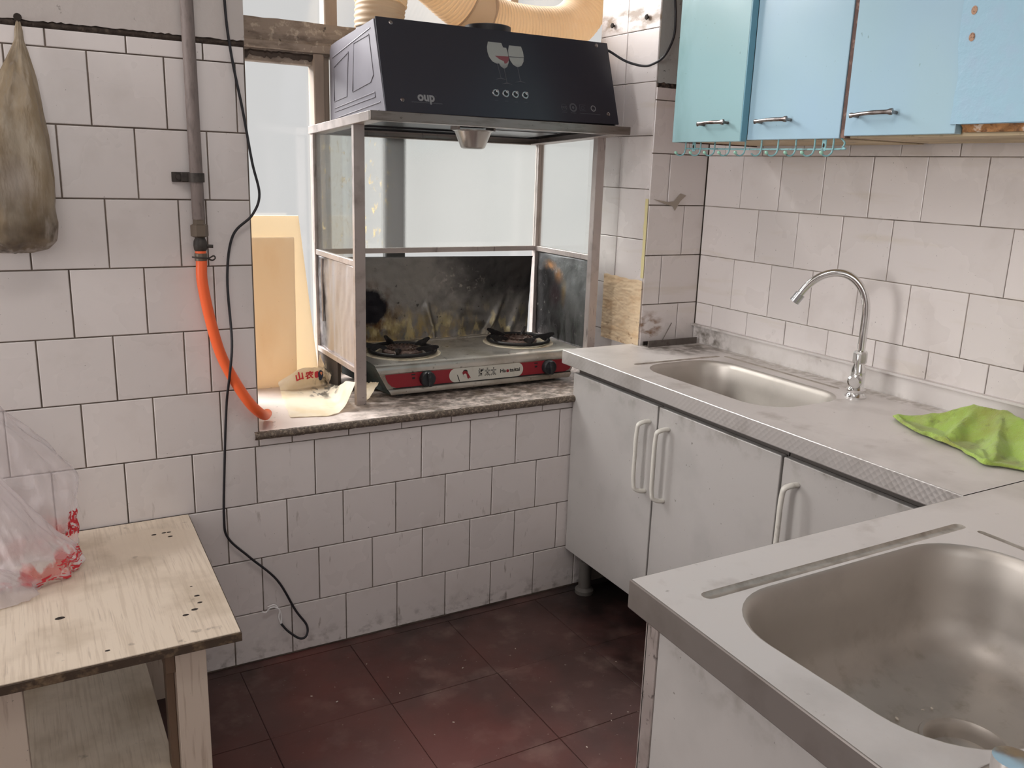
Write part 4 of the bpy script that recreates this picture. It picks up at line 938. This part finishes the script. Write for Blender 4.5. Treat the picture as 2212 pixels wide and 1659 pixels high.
band = fpoly('front_band', [(.411, .7135), (.414, .700), (.420, .688), (.431, .677), (.445, .6715), (1.03, .6715), (1.045, .677), (1.054, .690), (1.058, .7135)], 'stove_red', SV)
rr = [(x, z) for x, z in rrect(.743, .6925, .128, .0215, .0212, 8, 3)]
plate = fpoly('badge_plate', rr, 'stove_plate', band, .0009)
SF = Matrix(((1, 0, 0, 0), (0, 0, -1, yf-.0018), (0, 1, 0, 0), (0, 0, 0, 1)))
def stext(name, s, size, x, z, m, w=None, off=0, d=0): return text_mesh(name, s, size, m, plate, Matrix.Translation((x, yf-.0017-d, z)) @ Matrix.Rotation(PI/2, 4, 'X'), ext=.0002, offset=off, width=w)
stext('brand_lettering', 'Ha', .0165, .7990, .6925, 'ink', .0200, .0004); stext('brand_lettering', 'taitai', .0165, .8405, .6930, 'ink', .0375, .0004)
fpoly('brand_dot', ell(.8150, .6915, .0046, .0050), 'stove_red', plate, .0018)
for i, ch in enumerate('好太太'):
    stext('brand_characters', ch, .0245, .7225+.0215*i, .6925, 'ink', .0210, .0011); stext('brand_characters', ch, .0245, .7225+.0215*i, .6925, 'stove_plate', .0200, -.00035, .0005)
# emblem: a woman's head in profile with red hair ribbon
fpoly('emblem', ell(.668, .7010, .0078, .0065), 'ink', plate, .0018)
fpoly('emblem', [(.658, .699), (.664, .7045), (.674, .702), (.679, .693), (.686, .682), (.6845, .679), (.681, .684), (.680, .6785), (.676, .680), (.674, .688), (.668, .692), (.661, .692)], 'stove_red', plate, .0021)
fpoly('emblem', [(.662, .694), (.669, .6955), (.673, .691), (.670, .686), (.665, .6855)], 'stove_plate', plate, .0024)
fpoly('crack_mark', [(.641, .694), (.6425, .694), (.6465, .684), (.651, .672), (.649, .672), (.644, .683)], 'ink', plate, .0018)
for x in (.499, .918):
    fpoly('dial_mark', [(x-.006, .7085), (x+.006, .7085), (x+.006, .7055), (x-.006, .7055)], 'ink', band, .0009)
    fpoly('dial_mark', [(x-.0035, .699), (x+.0045, .699), (x+.0045, .6935), (x-.0035, .6935)], 'ink', band, .0009)
text_mesh('side_lettering', 'HTT', .007, 'ink', band, Matrix.Translation((1.030, yf-.0011, .699)) @ Matrix.Rotation(PI/2, 4, 'X')) if False else None
box('lower_slot', (.437, SY0+.0015, .6655), (1.05, SY0+.006, .6705), 'ink', SV)
for x in (.541, .963):
    mt = Matrix(((1, 0, 0, x), (0, 0, -1, yf-.0008), (0, 1, 0, .6925), (0, 0, 0, 1)))
    k = lathe('knob', [(.0232, 0), (.0235, .004), (.0225, .016), (.0205, .019), (0, .019)], 'knob', SV, 30, mt, smooth=35)
    bm = bmesh.new(); box_bm(bm, (-.0048, -.0215, .018), (.0048, .0215, .0275), .0022, 2, mt @ Matrix.Rotation(.12, 4, 'Z')); link('grip', to_me('grip', bm), 'knob', k, smooth=40)
def burner_set(x, y, rot):
    b = lathe('burner', [(.062, SZ-.002), (.062, SZ+.008), (.052, SZ+.013), (.040, SZ+.013), (.038, SZ+.007), (.032, SZ+.007), (.030, SZ+.016), (.022, SZ+.017), (.018, SZ+.008), (0, SZ+.008)], 'burner', SV, 40, Matrix.Translation((x, y, 0)))
    bm = bmesh.new()
    for i in range(26):
        a = 2*PI*i/26; r = .046; box_bm(bm, (-.0022, -.0035, 0), (.0022, .0035, .006), 0, 1, Matrix.Translation((x+r*math.cos(a), y+r*math.sin(a), SZ+.0125)) @ Matrix.Rotation(a, 4, 'Z'))
    link('flame_ports', to_me('flame_ports', bm), 'burner', b)
    lathe('drip_ring', [(.118, SZ-.0004), (.116, SZ+.0016), (.100, SZ+.0022), (.078, SZ-.0004)], 'cream_ring', SV, 40, Matrix.Translation((x, y, 0)), close=False)
    g = thing('pan_support', None, None, (x, y, SZ), rot); g.parent = SV
    bm = bmesh.new(); R = .101
    tube_bm(bm, [(R*math.cos(2*PI*i/48), R*math.sin(2*PI*i/48), .0095) for i in range(49)], .0058, 8, cap=False); link('ring', to_me('ring', bm), 'iron', g, smooth=60)
    for i in range(5):
        a = 2*PI*i/5+.3; out = [(.040, .010), (.052, .021), (.070, .026), (.090, .029), (.108, .034), (.120, .033), (.122, .026), (.108, .018), (.098, .006), (.088, .004), (.070, .015), (.052, .008)]
        mt = Matrix.Rotation(a, 4, 'Z') @ Matrix(((1, 0, 0, 0), (0, 0, -1, .0032), (0, 1, 0, 0), (0, 0, 0, 1)))
        poly_extrude('prong', out, .0064, 'iron', g, mt, bev=.0012)
burner_set(.526, .309, .1); burner_set(.950, .332, .55)

# ------------------------------------------------------------------ gas pipe, valve and hose on the back wall
GP = thing('gas_pipe', 'grey iron gas pipe running down the tiled wall to a black valve', 'pipe', (0, 0, 0))
px = lambda z: -.113-.004*(z-1.1)
tube('pipe', [(px(2.7), -.034, 2.7), (px(1.9), -.034, 1.9), (px(1.165), -.034, 1.165)], .0140, 'pipe', GP, 20)
lathe('hex_nut', [(.0135, 1.125), (.0195, 1.128), (.0195, 1.152), (.0135, 1.155), (.0135, 1.168)], 'brass', GP, 6, Matrix.Translation((px(1.14), -.034, 0)), smooth=20)
v = lathe('valve_body', [(.006, 1.086), (.010, 1.090), (.0145, 1.098), (.0155, 1.107), (.0145, 1.116), (.011, 1.123), (.011, 1.128)], 'pipe_dark', GP, 20, Matrix.Translation((px(1.1), -.034, 0)))
tube('valve_lever', [(px(1.1), -.034, 1.105), (px(1.1)+.014, -.038, 1.105), (px(1.1)+.027, -.041, 1.1045)], .0026, 'pipe_dark', v, 8, flat=(1.5, .8))
cl = boxes('pipe_clamp', [((px(1.25)-.048, -.006, 1.246), (px(1.25)+.020, -.0015, 1.268))], 'pipe_dark', GP, .001)
lathe('clamp_band', [(.0145, 1.247), (.0172, 1.247), (.0172, 1.267), (.0145, 1.267)], 'pipe_dark', cl, 24, Matrix.Translation((px(1.25), -.034, 0)))
box('clamp_ear', (px(1.25)-.030, -.022, 1.247), (px(1.25)-.012, -.006, 1.267), 'pipe_dark', cl, .002)
tube('clamp_bolt', [(px(1.25)-.034, -.0015, 1.257), (px(1.25)-.034, -.013, 1.257)], .0065, 'pipe_dark', cl, 6)
HO = thing('gas_hose', 'bright orange rubber gas hose from the pipe valve to the sill', 'hose', (0, 0, 0))
hp_ = [(px(1.1), -.034, 1.094), (px(1.1)+.0005, -.035, 1.070), (-.1135, -.037, 1.024), (-.101, -.038, .938), (-.0795, -.038, .848), (-.046, -.038, .773), (-.016, -.034, .722), (.012, -.014, .690), (.034, .030, .670), (.047, .068, .661), (.053, .085, .6585)]
tube('hose', crom(hp_, 9), .0125, 'orange', HO, 16)
lathe('hose_collar', [(.0128, 1.072), (.0138, 1.073), (.0138, 1.088), (.0128, 1.089)], 'brass', HO, 20, Matrix.Translation((px(1.1), -.0345, 0)))
tube('hose_clip', crom([(px(1.1)-.020, -.040, 1.081), (px(1.1)-.010, -.0485, 1.080), (px(1.1)+.006, -.0492, 1.079), (px(1.1)+.016, -.044, 1.0785), (px(1.1)+.026, -.045, 1.0835), (px(1.1)+.029, -.046, 1.078), (px(1.1)+.022, -.047, 1.0735), (px(1.1)+.012, -.048, 1.078)], 5), .0018, 'pipe_dark', HO, 6)

# loose black cable hanging down the wall with bared white ends
CB = thing('loose_cable', 'loose black cable hanging down the wall with a bared white end', 'cable', (0, 0, 0))
cp = [(-.040, -.016, 2.5), (-.035, -.016, 1.9), (-.032, -.018, 1.638), (-.022, -.018, 1.524), (-.002, -.018, 1.407), (.014, -.02, 1.295), (.028, -.02, 1.222), (.010, -.018, 1.174), (-.035, -.012, 1.126), (-.052, -.012, 1.029), (-.057, -.054, .885), (-.066, -.054, .800), (-.0695, -.020, .72), (-.079, -.012, .574), (-.087, -.012, .429), (-.079, -.012, .371), (-.030, -.014, .311), (.039, -.014, .231), (.085, -.014, .133), (.1125, -.02, .085), (.108, -.03, .060), (.090, -.03, .056), (.062, -.022, .080), (.045, -.016, .104)]
tube('cable', crom(cp, 8), .0031, 'cable', CB, 8)
tube('bare_wire', crom([(.0455, -.016, .103), (.040, -.014, .122), (.043, -.012, .142), (.032, -.012, .153), (.018, -.012, .154), (.008, -.010, .143), (-.002, -.010, .147)], 6), .0022, 'cable_in', CB, 6)
tube('bare_wire', crom([(.0455, -.016, .103), (.047, -.012, .126), (.040, -.012, .147), (.030, -.010, .160), (.012, -.012, .158)], 6), .0019, 'cable_in', CB, 6)

# ------------------------------------------------------------------ hanging bag on a nail
NL = tube('nail', [(-.4355, .004, 1.5595), (-.4355, -.014, 1.5605), (-.4355, -.0142, 1.5605), (-.4355, -.0165, 1.5605)], [.0032, .0032, .0078, .0070], 'hole', None, 12)
tag(NL, 'black round headed nail above the hanging bag', 'nail')
prof_b = [(1.552, .004, -.4355), (1.535, .0075, -.436), (1.515, .009, -.437), (1.495, .017, -.440), (1.44, .036, -.449), (1.38, .054, -.459), (1.30, .068, -.468), (1.22, .078, -.475), (1.16, .080, -.478), (1.125, .073, -.478), (1.105, .055, -.478), (1.096, .028, -.478), (1.094, .003, -.478)]
def bagfn(u, v):
    k = v*(len(prof_b)-1); i = min(int(k), len(prof_b)-2); f = k-i
    z, w, cx = (prof_b[i][q]+(prof_b[i+1][q]-prof_b[i][q])*f for q in range(3))
    a = 2*PI*u; ca, sa = math.cos(a), math.sin(a)
    fold = 1+.10*math.sin(a*5+z*9)*min(1, w/.05)+.12*nz(ca*2, sa*2, z*9)+.05*nz(ca*6, sa*6, z*26)
    d = w*.62; y = -.012-d+d*sa*fold
    return (cx+w*ca*fold, min(y, -.004), z+.004*nz(ca*4, sa*4, z*20))
o = grid('plastic_bag', bagfn, 72, 70, 'bag_brown', None, closed_u=True, smooth=180)
tag(o, 'grubby brown tied plastic bag hanging from a nail on the tiled wall', 'bag')

# ------------------------------------------------------------------ low table with the white bag
TB = thing('low_table', 'low cream wooden table with worn top and chipped brown edge', 'table', (0, 0, 0))
TX0, TX1, TY0, TZ = -1.02, -.168, -.622, .450
def tt(name, lo, hi, m, shear=True):
    bm = bmesh.new(); vs = box_bm(bm, lo, hi, .0008)
    for v in vs: v.co.x += .013*(v.co.y/.62) if v.co.x > -.6 else 0
    return link(name, to_me(name, bm), m, TB)
tt('table_top', (TX0, TY0+.002, TZ-.003), (TX1-.002, -.006, TZ), 'table_top')
tt('edge_core', (TX0, TY0, TZ-.020), (TX1, -.006, TZ-.0028), 'table_edge')
for x0 in (-.303, -.60):
    box('leg', (x0+.006, -.602, 0), (x0+.060, -.545, TZ-.020), 'table_leg', TB, .001)
    box('leg', (x0+.006, -.065, 0), (x0+.060, -.012, TZ-.020), 'table_leg', TB, .001)
box('side_batten', (-.3140, -.60, .385), (-.2975, -.012, TZ-.020), 'table_in', TB, .001)
box('side_batten', (-.3120, -.575, .03), (-.2975, -.545, .385), 'table_in', TB, .001)
box('shelf', (-1.0, -.585, .150), (-.305, -.03, .166), 'table_top', TB, .001)
hm = bmesh.new(); lathe_bm(hm, [(.0045, .0), (.0043, .0004), (0, .0004)], 10); HLM = to_me('worm_hole', hm); HLM.materials.append(M['hole'])
for x, y, s in ((-.262, -.10, 1), (-.240, -.098, .9), (-.229, -.099, .9), (-.230, -.125, 1), (-.262, -.515, 1.1), (-.243, -.500, 1.2), (-.229, -.476, .9), (-.229, -.445, 1), (-.232, -.40, .5), (-.472, -.425, 1.6), (-.405, -.585, .8)):
    o = link('worm_hole', HLM, None, TB, (x, y, TZ)); o.scale = (s*1.25, s*.75, 1)

def film(name, fn, nu, nv, m, **k): return grid(name, fn, nu, nv, m, None, smooth=180, **k)
# white carrier bag : rear film standing up and front lobe
WBAG = thing('carrier_bag', 'crumpled clear white carrier bag with red print on the low table', 'bag', (0, 0, 0))
rp = [(.4525, .12, -.545, .030), (.47, .135, -.550, .045), (.52, .135, -.555, .050), (.58, .142, -.556, .045), (.62, .152, -.562, .038), (.66, .138, -.566, .03), (.70, .116, -.575, .022), (.74, .092, -.588, .015), (.78, .07, -.60, .010), (.83, .045, -.61, .006)]
def rear(u, v):
    k = v*(len(rp)-1); i = min(int(k), len(rp)-2); f = k-i; z, w, cx, d = (rp[i][q]+(rp[i+1][q]-rp[i][q])*f for q in range(4))
    a = 2*PI*u; ca, sa = math.cos(a), math.sin(a); s = abs(ca)**.8*(1 if ca > 0 else -1)
    n_ = 1+.10*nz(ca*3, sa*3, z*14)+.06*nz(ca*8, sa*8, z*30)
    return (cx+w*s*n_, -.105+d*sa*n_+.010*nz(ca*5, sa*5, z*20)-.10*max(0, z-.6), max(z+.008*nz(ca*3, sa*3, 4), .4515))
g_ = grid('rear_film', rear, 80, 60, 'bag_clear', WBAG, closed_u=True, smooth=180)
fp_ = [(.4515, .085, -.515, .06), (.460, .105, -.520, .075), (.49, .105, -.530, .072), (.53, .088, -.545, .06), (.57, .072, -.558, .05), (.61, .060, -.572, .04), (.65, .046, -.585, .03), (.70, .03, -.60, .02)]
def front(u, v):
    k = v*(len(fp_)-1); i = min(int(k), len(fp_)-2); f = k-i; z, w, cx, d = (fp_[i][q]+(fp_[i+1][q]-fp_[i][q])*f for q in range(4))
    a = 2*PI*u; ca, sa = math.cos(a), math.sin(a); n_ = 1+.12*nz(ca*3+7, sa*3, z*16)+.07*nz(ca*9, sa*9, z*34)
    return (cx+w*ca*n_, -.205+d*sa*n_, max(z+.010*nz(ca*4, sa*4, 9), .4512))
grid('front_film', front, 80, 50, 'bag_white', WBAG, closed_u=True, smooth=180)
def print_patch(fn, u0, u1, v0, v1, seed, thr, off=.0016, nu=46, nv=16):
    bm = bmesh.new(); V = {}
    def vt(i, j):
        if (i, j) not in V:
            u, v = u0+(u1-u0)*i/nu, v0+(v1-v0)*j/nv; a = Vector(fn(u, v)); n_ = (Vector(fn(u+.004, v))-a).cross(Vector(fn(u, v+.004))-a).normalized()
            if n_.dot(Vector((.3, -1, .4))) < 0: n_ = -n_
            V[i, j] = bm.verts.new(a+n_*off)
        return V[i, j]
    for i in range(nu):
        for j in range(nv):
            if nz(i*.26, j*.42, seed)+.5*nz(i*.6, j*.9, seed+3) > thr: bm.faces.new((vt(i, j), vt(i+1, j), vt(i+1, j+1), vt(i, j+1)))
    return link('red_print', to_me('red_print', bm), 'ink_red', WBAG, smooth=180)
print_patch(front, .58, .98, .05, .19, 3.1, .06); print_patch(front, .86, 1.06, .22, .30, 8.2, .05); print_patch(rear, .90, 1.0, .16, .27, 5.3, -.05)
def lobe(u, v):
    a = 2*PI*u; ca, sa = math.cos(a), math.sin(a); z = .452+.055*v; w = .075*(1-v)**.5+.004; n_ = 1+.18*nz(ca*3, sa*3, z*30+2)+.08*nz(ca*9, sa*9, z*40)
    return (-.60+.10*w/.075*ca*n_, -.275+w*sa*n_, z)
grid('side_film', lobe, 60, 20, 'bag_white', WBAG, closed_u=True, smooth=180)

# ------------------------------------------------------------------ boards leaning in the window
def leaning(name, label, pts_b, pts_t, th, m):
    bm = bmesh.new(); q = [Vector(p) for p in (*pts_b, *pts_t[::-1])]; off = Vector((0, th, th*.12))
    A = [bm.verts.new(p) for p in q]; B = [bm.verts.new(p+off) for p in q]
    bm.faces.new(A); bm.faces.new(B[::-1])
    for i in range(4): bm.faces.new((A[i], A[(i+1) % 4], B[(i+1) % 4], B[i]))
    bmesh.ops.recalc_face_normals(bm, faces=bm.faces[:]); bmesh.ops.bevel(bm, geom=bm.edges[:], offset=.0008, segments=1, affect='EDGES')
    return tag(link(name, to_me(name, bm), m), label, 'board', 'boards leaning in the window')
leaning('leaning_board', 'tan board leaning in front, the shorter of the two in the window', [(-.02, .416, ZS+.0008), (.2285, .416, ZS+.0008)], [(-.02, .478, 1.080), (.2485, .478, 1.080)], .008, 'board_tan')
leaning('leaning_board', 'taller pale cream board leaning behind the tan one in the window', [(-.04, .438, ZS+.0008), (.305, .438, ZS+.0008)], [(-.04, .505, 1.142), (.2710, .505, 1.142)], .007, 'board_pale')

# ------------------------------------------------------------------ greasy papers on the sill
SP = thing('paper_sheet', 'cream greasy paper with red characters spread on the sill', 'paper', (0, 0, 0))
NETP = [[(.113, .081, .6425), (.165, .068, .6425), (.215, .058, .643), (.262, .085, .652), (.300, .100, .716)],
        [(.128, .180, .643), (.180, .170, .643), (.235, .160, .643), (.275, .170, .650), (.302, .178, .702)],
        [(.147, .290, .644), (.200, .285, .643), (.250, .280, .643), (.285, .280, .645), (.310, .275, .664)],
        [(.156, .338, .650), (.214, .368, .643), (.268, .380, .643), (.298, .385, .643), (.311, .385, .648)],
        [(.152, .345, .673), (.222, .362, .704), (.265, .370, .7035), (.297, .372, .701), (.311, .392, .716)]]
NETR = [crom(r, 16) for r in NETP]
def papfn(u, v):
    k = max(0, min(.9999, v))*4; i = int(k); f = k-i; q = max(0, min(.9999, u))*64; a = int(q); g = q-a
    p = NETR[i][a].lerp(NETR[i][a+1], g).lerp(NETR[i+1][a].lerp(NETR[i+1][a+1], g), f)
    w = .0018+.0035*max(0, v-.7)
    return (p.x+w*nz(u*9, v*9, 2), p.y+w*nz(u*9, v*9, 7), max(.6415, p.z+w*.6*nz(u*12, v*12, 4)))
sheet = grid('sheet', papfn, 70, 60, 'paper', SP, smooth=180)
def on_paper(u, v, d=.0012):
    a = Vector(papfn(u, v)); du = Vector(papfn(u+.01, v))-a; dv = Vector(papfn(u, v+.01))-a; n_ = du.cross(dv).normalized()
    if n_.y > 0: n_ = -n_
    return a+n_*d, du, dv
for ch, u_, s_ in (('山', .255, .0285), ('农', .42, .0265)):
    c_, du, dv = on_paper(u_, .90, .0022); text_mesh('red_character', ch, s_, 'ink_red', SP, frame_mtx(c_, du, dv), offset=.0009)
for u_, v_, w, h, m in ((.565, .905, .016, .022, 'ink_red'), (.635, .90, .019, .034, 'ink_blue'), (.665, .92, .008, .014, 'ink_skin'), (.70, .885, .010, .016, 'ink_blue')):
    c_, du, dv = on_paper(u_, v_, .0024); poly_extrude('photo_print', [(w*.5*math.cos(a*PI/5)*(1+.2*math.sin(a*2)), h*.5*math.sin(a*PI/5)) for a in range(10)], .0002, m, SP, frame_mtx(c_, du, dv))
def flapfn(u, v):
    x = .292+.016*u+.004*v*u; y = .428-.05*u-.04*v; return (x, y, ZS+.012+.085*v*(1-.65*u)+.012*math.sin(u*4+v*3)+.006*nz(u*5, v*5, 12))
grid('torn_flap', flapfn, 30, 20, 'paper', SP, smooth=180)
def sc2(u, v):
    x = .350+.040*u; y = .152+.004*u+.09*v; return (x, y, ZS+.003+.052*(u**1.2)*(1-.4*v)+.018*v*(1-u)+.005*nz(u*5, v*5, 3))
tag(grid('paper_scrap', sc2, 24, 24, 'paper', None, smooth=180), 'folded cream paper scrap tucked between guard post and stove', 'paper')

# film stuck on the lower pier reveal, old tape
def filmfn(u, v):
    y = .002+.20*u; z = .768+.209*v+.006*nz(u*5, 3)*(v > .9)
    return (XO1-.0035-.0022*abs(nz(y*16, z*60, 2))-.0018*abs(nz(y*40, z*110, 7))-.0009, y, z)
tag(grid('adhesive_film', filmfn, 70, 80, 'film', None, smooth=180), 'wrinkled tan adhesive film stuck low on the pier beside the guard', 'film')
def tapefn(u, v): return (XO1-.0022-.0006*abs(nz(u*9, v*20)), .0015+.014*u*(1+.2*nz(v*7, 2)), .985+.24*v)
tag(grid('tape_strip', tapefn, 6, 50, 'tape', None, smooth=180), 'yellowed tape strip along the pier corner', 'tape')
for lab, c_, pts in (('torn brown tape scrap on the pier below the hook rail', (1.285, -.002, 1.215), [(-.075, .010), (-.02, .002), (.005, .004), (.03, .028), (.052, .022), (.03, .004), (.012, -.024), (.002, -.010), (-.03, -.004)]),):
    tag(poly_extrude('tape_scrap', pts, .0012, 'scrap', None, Matrix.Translation(c_) @ Matrix.Rotation(PI/2, 4, 'X')), lab, 'tape')
for lab, y, z in (('upper of two round nail heads on the pier tiles', .062, 1.744), ('lower of two round nail heads on the pier tiles', .232, 1.740)):
    tag(lathe('nail', [(.0035, 0), (.0035, .006), (.008, .007), (.007, .010), (0, .011)], 'hole', None, 12, Matrix.Translation((XO1+.001, y, z)) @ Matrix.Rotation(-PI/2, 4, 'Y')), lab, 'nail')

# crumbs on the floor and in the near sink : uncountable specks
bm = bmesh.new()
spots = [(random.uniform(-.1, .95), random.uniform(-.75, -.12), 0, random.uniform(.001, .0028)) for _ in range(30)]
spots += [(.42+random.uniform(0, .12), -1.50+random.uniform(-.02, .05), ZC-.1665, random.uniform(.0016, .0034)) for _ in range(9)]
for x, y, z, s in spots:
    bmesh.ops.create_icosphere(bm, subdivisions=1, radius=s, matrix=Matrix.Translation((x, y, z+s*.4)) @ Matrix.Rotation(random.random()*6, 4, 'Z') @ Matrix.Diagonal((1.5, .8, .5, 1)))
tag(link('crumbs', to_me('crumbs', bm), 'debris'), 'pale crumbs scattered on the floor and in the near sink', 'crumbs', kind='stuff')

# ceiling lamp added above the frame to go with the fill light
CL = thing('added_ceiling_lamp', 'unseen white fluorescent batten added on the ceiling for fill light', 'lamp', (-.35, -1.25, 2.72))
box('housing', (-.62, -.05, -.05), (.62, .05, 0), 'white_lamp', CL, .004)
lt = bpy.data.materials.new('lit_tube'); lt.use_nodes = True
b_ = lt.node_tree.nodes['Principled BSDF']; b_.inputs['Emission Color'].default_value = (1, .96, .92, 1); b_.inputs['Emission Strength'].default_value = 3
M['lit'] = lt
tube('lamp_tube', [(-.58, 0, -.072), (.58, 0, -.072)], .013, 'lit', CL, 12)
